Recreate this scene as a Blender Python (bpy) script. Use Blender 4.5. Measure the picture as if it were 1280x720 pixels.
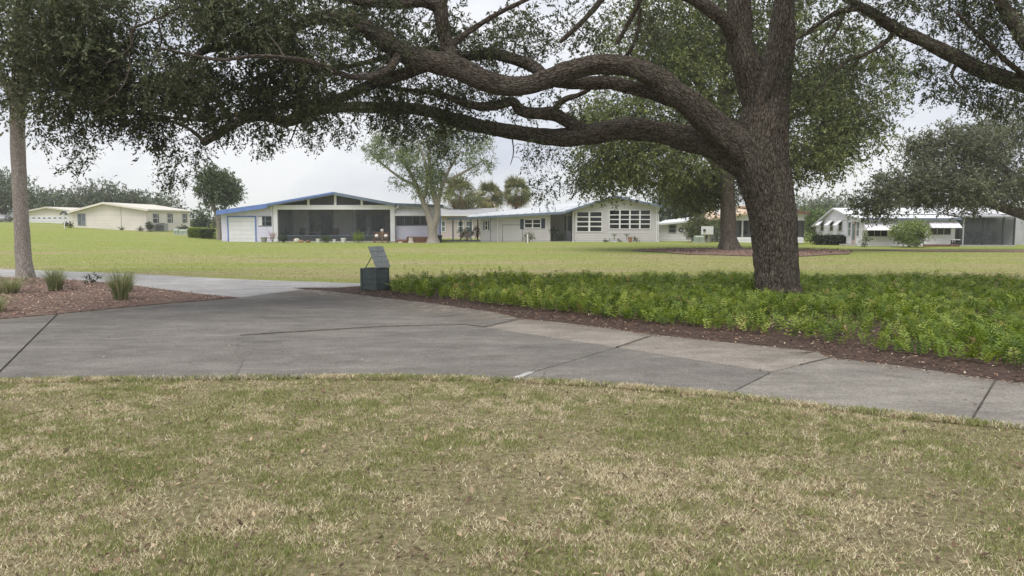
import bpy, math, random
import numpy as np
from mathutils import Vector, Matrix, noise as mnoise

# ------------------------------------------------------------------ clear
for o in list(bpy.data.objects):
    bpy.data.objects.remove(o)
SC = bpy.context.scene
COL = SC.collection
RNG = np.random.default_rng(7)
random.seed(7)

# ------------------------------------------------------------------ camera, sky, sun, exposure
F_PX = 930.0                  # focal length in pixels of a 1280 wide picture
CAM_H = 1.6
PITCH = math.atan(82.0 / F_PX)
cam_d = bpy.data.cameras.new('camera')
cam_d.sensor_fit = 'HORIZONTAL'
cam_d.sensor_width = 36.0
cam_d.lens = 36.0 * F_PX / 1280.0
cam_d.clip_end = 6000
cam_d.clip_start = 0.05
cam = bpy.data.objects.new('camera', cam_d)
cam.location = (0, 0, CAM_H)
cam.rotation_euler = (math.pi / 2 - PITCH, 0, 0)
COL.objects.link(cam)
SC.camera = cam

SUN_EL = math.radians(66)
SUN_ROT = math.radians(205)   # azimuth, clockwise from +Y (behind the camera, a little left)
world = bpy.data.worlds.new('World')
SC.world = world
world.use_nodes = True
wn, wl = world.node_tree.nodes, world.node_tree.links
wn.clear()
w_out = wn.new('ShaderNodeOutputWorld')
w_sky = wn.new('ShaderNodeTexSky')
w_sky.sky_type = 'NISHITA'
w_sky.sun_disc = False
w_sky.sun_elevation = SUN_EL
w_sky.sun_rotation = SUN_ROT
w_sky.dust_density = 3.0
w_bg1 = wn.new('ShaderNodeBackground'); w_bg1.inputs[1].default_value = 0.06
wl.new(w_sky.outputs[0], w_bg1.inputs[0])
w_tc = wn.new('ShaderNodeTexCoord')
w_map = wn.new('ShaderNodeMapping'); w_map.inputs['Scale'].default_value = (1.0, 1.0, 2.6)
w_nz = wn.new('ShaderNodeTexNoise'); w_nz.inputs['Scale'].default_value = 2.6
w_nz.inputs['Detail'].default_value = 6; w_nz.inputs['Roughness'].default_value = 0.55
w_ramp = wn.new('ShaderNodeValToRGB')
w_ramp.color_ramp.elements[0].position = 0.36; w_ramp.color_ramp.elements[0].color = (0.325, 0.342, 0.395, 1)
w_ramp.color_ramp.elements[1].position = 0.60; w_ramp.color_ramp.elements[1].color = (0.465, 0.47, 0.485, 1)
w_bg2 = wn.new('ShaderNodeBackground'); w_bg2.inputs[1].default_value = 1.0
w_mix = wn.new('ShaderNodeMixShader'); w_mix.inputs[0].default_value = 0.9
wl.new(w_tc.outputs['Generated'], w_map.inputs[0])
wl.new(w_map.outputs[0], w_nz.inputs['Vector'])
wl.new(w_nz.outputs['Fac'], w_ramp.inputs[0])
wl.new(w_ramp.outputs[0], w_bg2.inputs[0])
wl.new(w_bg1.outputs[0], w_mix.inputs[1])
wl.new(w_bg2.outputs[0], w_mix.inputs[2])
wl.new(w_mix.outputs[0], w_out.inputs[0])

sun_d = bpy.data.lights.new('sun', 'SUN')
sun_d.energy = 1.5
sun_d.angle = math.radians(45)
sun_d.color = (1.0, 0.97, 0.92)
sun = bpy.data.objects.new('sun', sun_d)
sdir = Vector((math.sin(SUN_ROT) * math.cos(SUN_EL), math.cos(SUN_ROT) * math.cos(SUN_EL), math.sin(SUN_EL)))
sun.rotation_euler = sdir.to_track_quat('Z', 'Y').to_euler()
sun.location = (0, 0, 60)
COL.objects.link(sun)

SC.render.engine = 'CYCLES'
SC.view_settings.view_transform = 'Standard'
SC.view_settings.look = 'None'
SC.view_settings.gamma = 1.0
SC.view_settings.use_curve_mapping = False
SC.view_settings.exposure = 1.15
SC.cycles.max_bounces = 6
SC.cycles.diffuse_bounces = 3
SC.cycles.volume_bounces = 2
SC.cycles.glossy_bounces = 2
SC.cycles.transmission_bounces = 4
SC.cycles.transparent_max_bounces = 8

# ------------------------------------------------------------------ where things stand
CP, SP = math.cos(PITCH), math.sin(PITCH)
def ray(px, py):
    u = (px - 640.0) / F_PX
    v = -(py - 360.0) / F_PX
    return (u, CP + v * SP, -SP + v * CP)
def G(px, py, z=0.0):
    """point of the level ground seen in the photograph at (px, py)"""
    d = ray(px, py)
    t = (z - CAM_H) / d[2]
    return (d[0] * t, d[1] * t, z)
def W(px, py, Y):
    """point seen at (px, py) that stands Y metres ahead"""
    d = ray(px, py)
    t = Y / d[1]
    return (d[0] * t, Y, CAM_H + d[2] * t)
def XW(px, Y): return W(px, 285, Y)[0]
def ZW(py, Y): return W(640, py, Y)[2]
def sstep(a, b, x):
    t = np.clip((x - a) / (b - a), 0, 1)
    return t * t * (3 - 2 * t)
def terrain(x, y):
    x = np.asarray(x, float); y = np.asarray(y, float)
    r = np.clip(0.055 * (-x - 24.0), -1, 3)
    r = 0.5 * (r + np.sqrt(r * r + 0.03))
    r = np.minimum(r, 1.75 - 0.25 * np.exp(-np.maximum(r - 1.2, 0)))
    h = r * sstep(24, 62, y)
    h = h - 0.25 * sstep(16, 26, x) * sstep(34, 54, y)
    return h
def tz(x, y): return float(terrain(x, y))

# value noise in numpy
_tab = np.random.default_rng(3).random((256, 256))
def vnoise(x, y):
    xi = np.floor(x).astype(int); yi = np.floor(y).astype(int)
    fx = x - xi; fy = y - yi
    fx = fx * fx * (3 - 2 * fx); fy = fy * fy * (3 - 2 * fy)
    a = _tab[xi & 255, yi & 255]; b = _tab[(xi + 1) & 255, yi & 255]
    c = _tab[xi & 255, (yi + 1) & 255]; d = _tab[(xi + 1) & 255, (yi + 1) & 255]
    return (a * (1 - fx) + b * fx) * (1 - fy) + (c * (1 - fx) + d * fx) * fy
def fbm(x, y, n=4):
    s = 0; a = 0.5; t = 0
    for i in range(n):
        s = s + a * vnoise(x + 17.3 * i, y - 9.1 * i); t += a; a *= 0.5; x = x * 2.03; y = y * 2.03
    return s / t

# ------------------------------------------------------------------ materials
MATS = {}
def new_mat(name):
    m = bpy.data.materials.new(name); m.use_nodes = True
    MATS[name] = m
    return m, m.node_tree.nodes, m.node_tree.links, m.node_tree.nodes['Principled BSDF']
def simple(name, c, rough=0.6, var=0.12, scale=6.0, bump=0.0, bscale=60.0, metal=0.0, spec=0.4):
    m, n, l, b = new_mat(name)
    b.inputs['Roughness'].default_value = rough
    b.inputs['Metallic'].default_value = metal
    b.inputs['Specular IOR Level'].default_value = spec
    tc = n.new('ShaderNodeTexCoord')
    nz = n.new('ShaderNodeTexNoise'); nz.inputs['Scale'].default_value = scale
    nz.inputs['Detail'].default_value = 5
    l.new(tc.outputs['Object'], nz.inputs['Vector'])
    r = n.new('ShaderNodeValToRGB')
    r.color_ramp.elements[0].position = 0.3; r.color_ramp.elements[1].position = 0.7
    r.color_ramp.elements[0].color = [max(0, x * (1 - var)) for x in c] + [1]
    r.color_ramp.elements[1].color = [min(1, x * (1 + var)) for x in c] + [1]
    l.new(nz.outputs['Fac'], r.inputs[0]); l.new(r.outputs[0], b.inputs['Base Color'])
    if bump:
        n2 = n.new('ShaderNodeTexNoise'); n2.inputs['Scale'].default_value = bscale; n2.inputs['Detail'].default_value = 6
        l.new(tc.outputs['Object'], n2.inputs['Vector'])
        bp = n.new('ShaderNodeBump'); bp.inputs['Strength'].default_value = bump; bp.inputs['Distance'].default_value = 0.02
        l.new(n2.outputs['Fac'], bp.inputs['Height']); l.new(bp.outputs[0], b.inputs['Normal'])
    return m
def attr_mat(name, rough=0.55, trans=0.3, spec=0.25):
    """plant material: colour of every leaf or blade from the attribute 'tint'"""
    m, n, l, b = new_mat(name)
    a = n.new('ShaderNodeAttribute'); a.attribute_name = 'tint'
    b.inputs['Roughness'].default_value = rough
    b.inputs['Specular IOR Level'].default_value = spec
    l.new(a.outputs['Color'], b.inputs['Base Color'])
    if trans > 0:
        t = n.new('ShaderNodeBsdfTranslucent')
        hsv = n.new('ShaderNodeHueSaturation'); hsv.inputs['Value'].default_value = 1.3; hsv.inputs['Saturation'].default_value = 1.15
        l.new(a.outputs['Color'], hsv.inputs['Color']); l.new(hsv.outputs[0], t.inputs['Color'])
        mx = n.new('ShaderNodeMixShader'); mx.inputs[0].default_value = trans
        out = n['Material Output']
        l.new(b.outputs[0], mx.inputs[1]); l.new(t.outputs[0], mx.inputs[2]); l.new(mx.outputs[0], out.inputs[0])
    return m
def bark_mat(name, dark, light, moss, fs=16.0, strength=1.0, stretch=0.16):
    m, n, l, b = new_mat(name)
    a = n.new('ShaderNodeAttribute'); a.attribute_name = 'bark'
    mp = n.new('ShaderNodeMapping'); mp.inputs['Scale'].default_value = (1, 1, stretch)
    l.new(a.outputs['Vector'], mp.inputs[0])
    def nz(scale, det, rough, vec, dist=0.0):
        t = n.new('ShaderNodeTexNoise'); t.inputs['Scale'].default_value = scale; t.inputs['Detail'].default_value = det
        t.inputs['Roughness'].default_value = rough; t.inputs['Distortion'].default_value = dist; l.new(vec, t.inputs['Vector']); return t.outputs['Fac']
    def mth(op, x, y=None, k=0.0):
        t = n.new('ShaderNodeMath'); t.operation = op; l.new(x, t.inputs[0])
        if y is None: t.inputs[1].default_value = k
        else: l.new(y, t.inputs[1])
        return t.outputs[0]
    f1 = nz(fs, 3, 0.55, mp.outputs[0], 0.5)
    ridge = mth('MULTIPLY', mth('ABSOLUTE', mth('SUBTRACT', f1, k=0.5)), k=5.5)       # 0 in the furrow
    ridge = mth('MINIMUM', ridge, k=1.0)
    gr = nz(fs * 3.2, 6, 0.7, a.outputs['Vector'])
    mp2 = n.new('ShaderNodeMapping'); mp2.inputs['Scale'].default_value = (1, 1, 0.34); l.new(a.outputs['Vector'], mp2.inputs[0])
    wn_ = n.new('ShaderNodeTexNoise'); wn_.inputs['Scale'].default_value = 14; wn_.inputs['Detail'].default_value = 4; l.new(mp2.outputs[0], wn_.inputs['Vector'])
    mv = n.new('ShaderNodeMix'); mv.data_type = 'VECTOR'; mv.inputs[0].default_value = 0.05; l.new(mp2.outputs[0], mv.inputs[4]); l.new(wn_.outputs['Color'], mv.inputs[5])
    vo = n.new('ShaderNodeTexVoronoi'); vo.feature = 'DISTANCE_TO_EDGE'; vo.inputs['Scale'].default_value = fs * 1.15; l.new(mv.outputs[1], vo.inputs['Vector'])
    plate = mth('MINIMUM', mth('MULTIPLY', vo.outputs['Distance'], k=4.0), k=1.0)
    ridge = mth('ADD', mth('MULTIPLY', ridge, k=0.45), mth('MULTIPLY', plate, k=0.55))
    big = nz(1.3, 4, 0.6, a.outputs['Vector'])
    h = mth('ADD', mth('MULTIPLY', ridge, k=0.62), mth('MULTIPLY', gr, k=0.55))
    cr = n.new('ShaderNodeValToRGB')
    cr.color_ramp.elements[0].position = 0.33; cr.color_ramp.elements[0].color = (*dark, 1)
    cr.color_ramp.elements[1].position = 0.88; cr.color_ramp.elements[1].color = (*light, 1)
    l.new(h, cr.inputs[0])
    r3 = n.new('ShaderNodeMapRange'); r3.inputs[1].default_value = 0.42; r3.inputs[2].default_value = 0.70; r3.inputs[4].default_value = 0.55
    l.new(big, r3.inputs[0])
    mo = n.new('ShaderNodeMix'); mo.data_type = 'RGBA'; mo.blend_type = 'MIX'; mo.inputs[7].default_value = (*moss, 1)
    l.new(mth('MULTIPLY', r3.outputs[0], h), mo.inputs[0]); l.new(cr.outputs[0], mo.inputs[6])
    l.new(mo.outputs[2], b.inputs['Base Color'])
    b.inputs['Roughness'].default_value = 0.9; b.inputs['Specular IOR Level'].default_value = 0.15
    bp = n.new('ShaderNodeBump'); bp.inputs['Strength'].default_value = strength; bp.inputs['Distance'].default_value = 0.045
    l.new(h, bp.inputs['Height']); l.new(bp.outputs[0], b.inputs['Normal'])
    return m
def glass_mat(name, c):
    m, n, l, b = new_mat(name)
    tc = n.new('ShaderNodeTexCoord')
    nz = n.new('ShaderNodeTexNoise'); nz.inputs['Scale'].default_value = 0.9; nz.inputs['Detail'].default_value = 3
    l.new(tc.outputs['Object'], nz.inputs['Vector'])
    r = n.new('ShaderNodeValToRGB')
    r.color_ramp.elements[0].position = 0.35; r.color_ramp.elements[1].position = 0.75
    r.color_ramp.elements[0].color = [x * 0.5 for x in c] + [1]
    r.color_ramp.elements[1].color = [min(1, x * 1.9) for x in c] + [1]
    l.new(nz.outputs['Fac'], r.inputs[0]); l.new(r.outputs[0], b.inputs['Base Color'])
    b.inputs['Roughness'].default_value = 0.08; b.inputs['Specular IOR Level'].default_value = 0.5
    return m
def screen_mat(name, c, opac):
    m, n, l, b = new_mat(name)
    b.inputs['Base Color'].default_value = (*c, 1); b.inputs['Roughness'].default_value = 0.7
    b.inputs['Specular IOR Level'].default_value = 0.2
    t = n.new('ShaderNodeBsdfTransparent'); mx = n.new('ShaderNodeMixShader')
    tc = n.new('ShaderNodeTexCoord'); nz = n.new('ShaderNodeTexNoise'); nz.inputs['Scale'].default_value = 1.3
    l.new(tc.outputs['Object'], nz.inputs['Vector'])
    r = n.new('ShaderNodeMapRange'); r.inputs[3].default_value = opac - 0.07; r.inputs[4].default_value = opac + 0.07
    l.new(nz.outputs['Fac'], r.inputs[0]); l.new(r.outputs[0], mx.inputs[0])
    l.new(t.outputs[0], mx.inputs[1]); l.new(b.outputs[0], mx.inputs[2]); l.new(mx.outputs[0], n['Material Output'].inputs[0])
    return m

def lawn_mat():
    m, n, l, b = new_mat('lawn')
    tc = n.new('ShaderNodeTexCoord')
    def nz(scale, det=5, rough=0.6, sx=1, sy=1):
        mp = n.new('ShaderNodeMapping'); mp.inputs['Scale'].default_value = (sx, sy, 1)
        l.new(tc.outputs['Object'], mp.inputs[0])
        t = n.new('ShaderNodeTexNoise'); t.inputs['Scale'].default_value = scale; t.inputs['Detail'].default_value = det
        t.inputs['Roughness'].default_value = rough
        l.new(mp.outputs[0], t.inputs['Vector']); return t.outputs['Fac']
    def ramp(f, p0, c0, p1, c1):
        r = n.new('ShaderNodeValToRGB'); e = r.color_ramp.elements
        e[0].position = p0; e[0].color = (*c0, 1); e[1].position = p1; e[1].color = (*c1, 1)
        l.new(f, r.inputs[0]); return r.outputs[0]
    def mix(f, a, c):
        x = n.new('ShaderNodeMix'); x.data_type = 'RGBA'; l.new(f, x.inputs[0]); l.new(a, x.inputs[6]); l.new(c, x.inputs[7]); return x.outputs[2]
    green = ramp(nz(3.0, 8, 0.75), 0.3, (0.150, 0.185, 0.040), 0.7, (0.285, 0.325, 0.080))
    dry = ramp(nz(2.5, 8, 0.75), 0.3, (0.20, 0.165, 0.085), 0.7, (0.40, 0.345, 0.19))
    sep = n.new('ShaderNodeSeparateXYZ'); l.new(tc.outputs['Object'], sep.inputs[0])
    def mr(f, a0, a1, b0, b1):
        r = n.new('ShaderNodeMapRange'); r.inputs[1].default_value = a0; r.inputs[2].default_value = a1; r.inputs[3].default_value = b0; r.inputs[4].default_value = b1; l.new(f, r.inputs[0]); return r.outputs[0]
    def mth(op, x, y):
        t = n.new('ShaderNodeMath'); t.operation = op; l.new(x, t.inputs[0]); l.new(y, t.inputs[1]); return t.outputs[0]
    base = mth('ADD', nz(0.16, 6, 0.65, 0.55, 1.0), mr(nz(0.5, 5, 0.6, 0.12, 1.4), 0.3, 0.7, -0.15, 0.15))
    base = mth('ADD', base, mr(sep.outputs['Y'], 26, 50, 0.06, -0.10))
    f1 = ramp(base, 0.41, (0.05, 0.05, 0.05), 0.66, (0.95, 0.95, 0.95))
    far = mix(f1, green, dry)
    thatch = ramp(nz(22, 8, 0.75), 0.35, (0.12, 0.092, 0.052), 0.68, (0.40, 0.355, 0.21))
    l.new(mix(mr(sep.outputs['Y'], 9, 13, 1, 0), far, thatch), b.inputs['Base Color'])
    b.inputs['Roughness'].default_value = 0.9; b.inputs['Specular IOR Level'].default_value = 0.1
    bp = n.new('ShaderNodeBump'); bp.inputs['Strength'].default_value = 0.9; bp.inputs['Distance'].default_value = 0.05
    l.new(nz(5, 8, 0.85), bp.inputs['Height']); l.new(bp.outputs[0], b.inputs['Normal'])
    return m
def concrete_mat(name, c0, c1, streak=0.5):
    m, n, l, b = new_mat(name)
    tc = n.new('ShaderNodeTexCoord')
    def nz(scale, det=6, rough=0.6, s=(1, 1, 1), rot=0):
        mp = n.new('ShaderNodeMapping'); mp.inputs['Scale'].default_value = s; mp.inputs['Rotation'].default_value = (0, 0, rot)
        l.new(tc.outputs['Object'], mp.inputs[0])
        t = n.new('ShaderNodeTexNoise'); t.inputs['Scale'].default_value = scale; t.inputs['Detail'].default_value = det
        t.inputs['Roughness'].default_value = rough; l.new(mp.outputs[0], t.inputs['Vector']); return t.outputs['Fac']
    a = nz(0.9, 8, 0.65, (0.7, 1.3, 1), -0.12)
    c = nz(70, 4, 0.7)
    k = n.new('ShaderNodeMix'); k.data_type = 'FLOAT'; k.inputs[0].default_value = 0.22
    l.new(a, k.inputs[2]); l.new(c, k.inputs[3])
    r = n.new('ShaderNodeValToRGB'); e = r.color_ramp.elements
    e[0].position = 0.34; e[0].color = (*c0, 1); e[1].position = 0.66; e[1].color = (*c1, 1)
    l.new(k.outputs[0], r.inputs[0])
    st = nz(2.2, 7, 0.7, (0.45, 1.5, 1), -0.2)
    r2 = n.new('ShaderNodeValToRGB'); e = r2.color_ramp.elements
    e[0].position = 0.36; e[0].color = (0.62, 0.61, 0.60, 1); e[1].position = 0.56; e[1].color = (1, 1, 1, 1)
    l.new(st, r2.inputs[0])
    mx = n.new('ShaderNodeMix'); mx.data_type = 'RGBA'; mx.blend_type = 'MULTIPLY'; mx.inputs[0].default_value = streak
    l.new(r.outputs[0], mx.inputs[6]); l.new(r2.outputs[0], mx.inputs[7])
    # pale worn patches and grain
    wp = nz(3.1, 8, 0.72, (0.8, 1.2, 1), 0.3)
    r7 = n.new('ShaderNodeMapRange'); r7.inputs[1].default_value = 0.50; r7.inputs[2].default_value = 0.72; r7.inputs[4].default_value = 0.55; l.new(wp, r7.inputs[0])
    m7 = n.new('ShaderNodeMix'); m7.data_type = 'RGBA'; m7.inputs[7].default_value = tuple(min(1, x * 1.22) for x in c1) + (1,)
    l.new(r7.outputs[0], m7.inputs[0]); l.new(mx.outputs[2], m7.inputs[6])
    ag = n.new('ShaderNodeTexVoronoi'); ag.inputs['Scale'].default_value = 42; l.new(tc.outputs['Object'], ag.inputs['Vector'])
    r8 = n.new('ShaderNodeMapRange'); r8.inputs[1].default_value = 0.1; r8.inputs[2].default_value = 0.6; r8.inputs[3].default_value = 0.70; r8.inputs[4].default_value = 1.2; l.new(ag.outputs['Distance'], r8.inputs[0])
    mx = n.new('ShaderNodeMix'); mx.data_type = 'RGBA'; mx.blend_type = 'MULTIPLY'; mx.inputs[0].default_value = 1.0
    l.new(m7.outputs[2], mx.inputs[6]); l.new(r8.outputs[0], mx.inputs[7])
    # small dark leaf stains
    vo = n.new('ShaderNodeTexVoronoi'); vo.inputs['Scale'].default_value = 2.3; vo.inputs['Randomness'].default_value = 1
    l.new(tc.outputs['Object'], vo.inputs['Vector'])
    r4 = n.new('ShaderNodeMapRange'); r4.inputs[1].default_value = 0.03; r4.inputs[2].default_value = 0.07; r4.inputs[3].default_value = 0.6; r4.inputs[4].default_value = 0
    l.new(vo.outputs['Distance'], r4.inputs[0])
    m2 = n.new('ShaderNodeMix'); m2.data_type = 'RGBA'; m2.inputs[7].default_value = (0.06, 0.052, 0.045, 1)
    l.new(r4.outputs[0], m2.inputs[0]); l.new(mx.outputs[2], m2.inputs[6])
    l.new(m2.outputs[2], b.inputs['Base Color'])
    b.inputs['Roughness'].default_value = 0.85; b.inputs['Specular IOR Level'].default_value = 0.25
    bp = n.new('ShaderNodeBump'); bp.inputs['Strength'].default_value = 0.35; bp.inputs['Distance'].default_value = 0.01
    l.new(nz(45, 6, 0.7), bp.inputs['Height']); l.new(bp.outputs[0], b.inputs['Normal'])
    return m

lawn_mat()
def dirt_mat():
    m, n, l, b = new_mat('dirt_film')
    a = n.new('ShaderNodeAttribute'); a.attribute_name = 'tint'
    tc = n.new('ShaderNodeTexCoord'); nz = n.new('ShaderNodeTexNoise'); nz.inputs['Scale'].default_value = 3.5; nz.inputs['Detail'].default_value = 8; nz.inputs['Roughness'].default_value = 0.7
    l.new(tc.outputs['Object'], nz.inputs['Vector'])
    r = n.new('ShaderNodeValToRGB'); r.color_ramp.elements[0].color = (0.17, 0.145, 0.115, 1); r.color_ramp.elements[1].color = (0.34, 0.30, 0.25, 1)
    l.new(nz.outputs['Fac'], r.inputs[0]); l.new(r.outputs[0], b.inputs['Base Color']); b.inputs['Roughness'].default_value = 0.95
    k = n.new('ShaderNodeMapRange'); k.inputs[1].default_value = 0.25; k.inputs[2].default_value = 0.62; l.new(nz.outputs['Fac'], k.inputs[0])
    mu = n.new('ShaderNodeMath'); mu.operation = 'MULTIPLY'; l.new(a.outputs['Fac'], mu.inputs[0]); l.new(k.outputs[0], mu.inputs[1])
    t = n.new('ShaderNodeBsdfTransparent'); mx = n.new('ShaderNodeMixShader'); l.new(mu.outputs[0], mx.inputs[0]); l.new(t.outputs[0], mx.inputs[1]); l.new(b.outputs[0], mx.inputs[2])
    l.new(mx.outputs[0], n['Material Output'].inputs[0])
dirt_mat()
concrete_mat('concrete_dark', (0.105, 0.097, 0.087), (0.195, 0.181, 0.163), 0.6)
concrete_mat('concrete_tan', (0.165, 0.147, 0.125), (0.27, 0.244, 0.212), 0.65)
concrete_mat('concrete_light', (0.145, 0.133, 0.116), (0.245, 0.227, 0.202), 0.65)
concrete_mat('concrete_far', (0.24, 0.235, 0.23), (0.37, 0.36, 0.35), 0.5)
simple('joint', (0.105, 0.090, 0.076), 0.95, 0.3, 20)
simple('mulch_isle', (0.15, 0.098, 0.075), 0.95, 0.35, 9, 0.8, 40)
simple('mulch_far', (0.22, 0.145, 0.112), 0.95, 0.25, 3, 0.8, 20)
simple('mulch_base', (0.060, 0.036, 0.027), 0.95, 0.4, 9, 0.8, 40)
simple('white_paint', (0.75, 0.735, 0.77), 0.5, 0.05, 2)
simple('scuff', (0.40, 0.395, 0.39), 0.8, 0.3, 14)
simple('white_siding', (0.80, 0.785, 0.84), 0.5, 0.06, 1.2)
simple('lilac_siding', (0.68, 0.66, 0.80), 0.5, 0.06, 1.2)
simple('grey_siding', (0.57, 0.545, 0.565), 0.55, 0.05, 1.2)
simple('cream_siding', (0.74, 0.685, 0.635), 0.55, 0.05, 1.0)
simple('pink_siding', (0.62, 0.52, 0.53), 0.6, 0.06, 1.0)
simple('brick_tan', (0.48, 0.40, 0.34), 0.8, 0.2, 9)
simple('white_door', (0.76, 0.75, 0.80), 0.45, 0.05, 2)
simple('blue_trim', (0.14, 0.22, 0.52), 0.45, 0.10, 3)
simple('slate_trim', (0.16, 0.20, 0.27), 0.5, 0.12, 3)
simple('shutter_navy', (0.035, 0.05, 0.09), 0.5, 0.15, 5)
simple('metal_roof', (0.50, 0.52, 0.54), 0.42, 0.10, 1.5, metal=0.0)
simple('white_roof', (0.66, 0.67, 0.68), 0.45, 0.08, 1.2)
simple('tan_roof', (0.50, 0.38, 0.27), 0.85, 0.12, 2.5, 0.3, 30)
simple('cream_roof', (0.56, 0.53, 0.47), 0.8, 0.08, 2)
simple('grey_shingle', (0.30, 0.30, 0.31), 0.85, 0.15, 3, 0.3, 30)
simple('brown_fascia', (0.16, 0.085, 0.06), 0.6, 0.2, 5)
simple('porch_wall', (0.40, 0.40, 0.43), 0.7, 0.12, 1.5)
simple('porch_pale', (0.78, 0.78, 0.80), 0.6, 0.08, 2)
simple('dark_trim', (0.05, 0.055, 0.06), 0.5, 0.2, 5)
simple('dark_metal', (0.04, 0.042, 0.045), 0.45, 0.2, 8)
simple('grey_metal', (0.42, 0.43, 0.44), 0.4, 0.12, 6)
simple('green_box', (0.30, 0.36, 0.29), 0.5, 0.10, 4)
simple('box_green', (0.075, 0.100, 0.094), 0.55, 0.22, 9, 0.15, 40)
simple('lid_grey', (0.29, 0.31, 0.31), 0.6, 0.18, 12, 0.2, 40)
simple('brown_wood', (0.16, 0.085, 0.055), 0.7, 0.3, 6, 0.2, 40)
simple('terracotta', (0.36, 0.20, 0.13), 0.8, 0.15, 8)
simple('plant_pot', (0.34, 0.33, 0.31), 0.8, 0.15, 8)
simple('pale_stone', (0.56, 0.51, 0.44), 0.85, 0.2, 5, 0.4, 20)
simple('cushion', (0.74, 0.73, 0.70), 0.9, 0.06, 6)
simple('rust_wood', (0.20, 0.10, 0.065), 0.75, 0.25, 6)
simple('twig', (0.085, 0.070, 0.058), 0.9, 0.25, 8)
simple('twig_pale', (0.20, 0.175, 0.15), 0.9, 0.25, 8)
simple('concrete_pad', (0.42, 0.41, 0.39), 0.85, 0.1, 4)
simple('ac_grey', (0.30, 0.31, 0.32), 0.5, 0.12, 9)
glass_mat('glass_dark', (0.020, 0.023, 0.027))
glass_mat('glass_pale', (0.15, 0.18, 0.20))
screen_mat('screen', (0.065, 0.07, 0.08), 0.24)
screen_mat('screen_grey', (0.14, 0.155, 0.17), 0.2)
attr_mat('leaf', 0.5, 0.30, 0.30)
attr_mat('fern', 0.5, 0.35, 0.25)
attr_mat('grass', 0.6, 0.25, 0.15)
attr_mat('chip', 0.9, 0.0, 0.1)
bark_mat('bark_oak', (0.028, 0.021, 0.016), (0.245, 0.205, 0.165), (0.185, 0.172, 0.138), 23, 1.0)
bark_mat('bark_grey', (0.080, 0.066, 0.054), (0.24, 0.205, 0.172), (0.20, 0.19, 0.16), 16, 0.8)
bark_mat('bark_pale', (0.22, 0.19, 0.165), (0.50, 0.45, 0.40), (0.42, 0.39, 0.35), 22, 0.5, 0.35)

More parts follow.
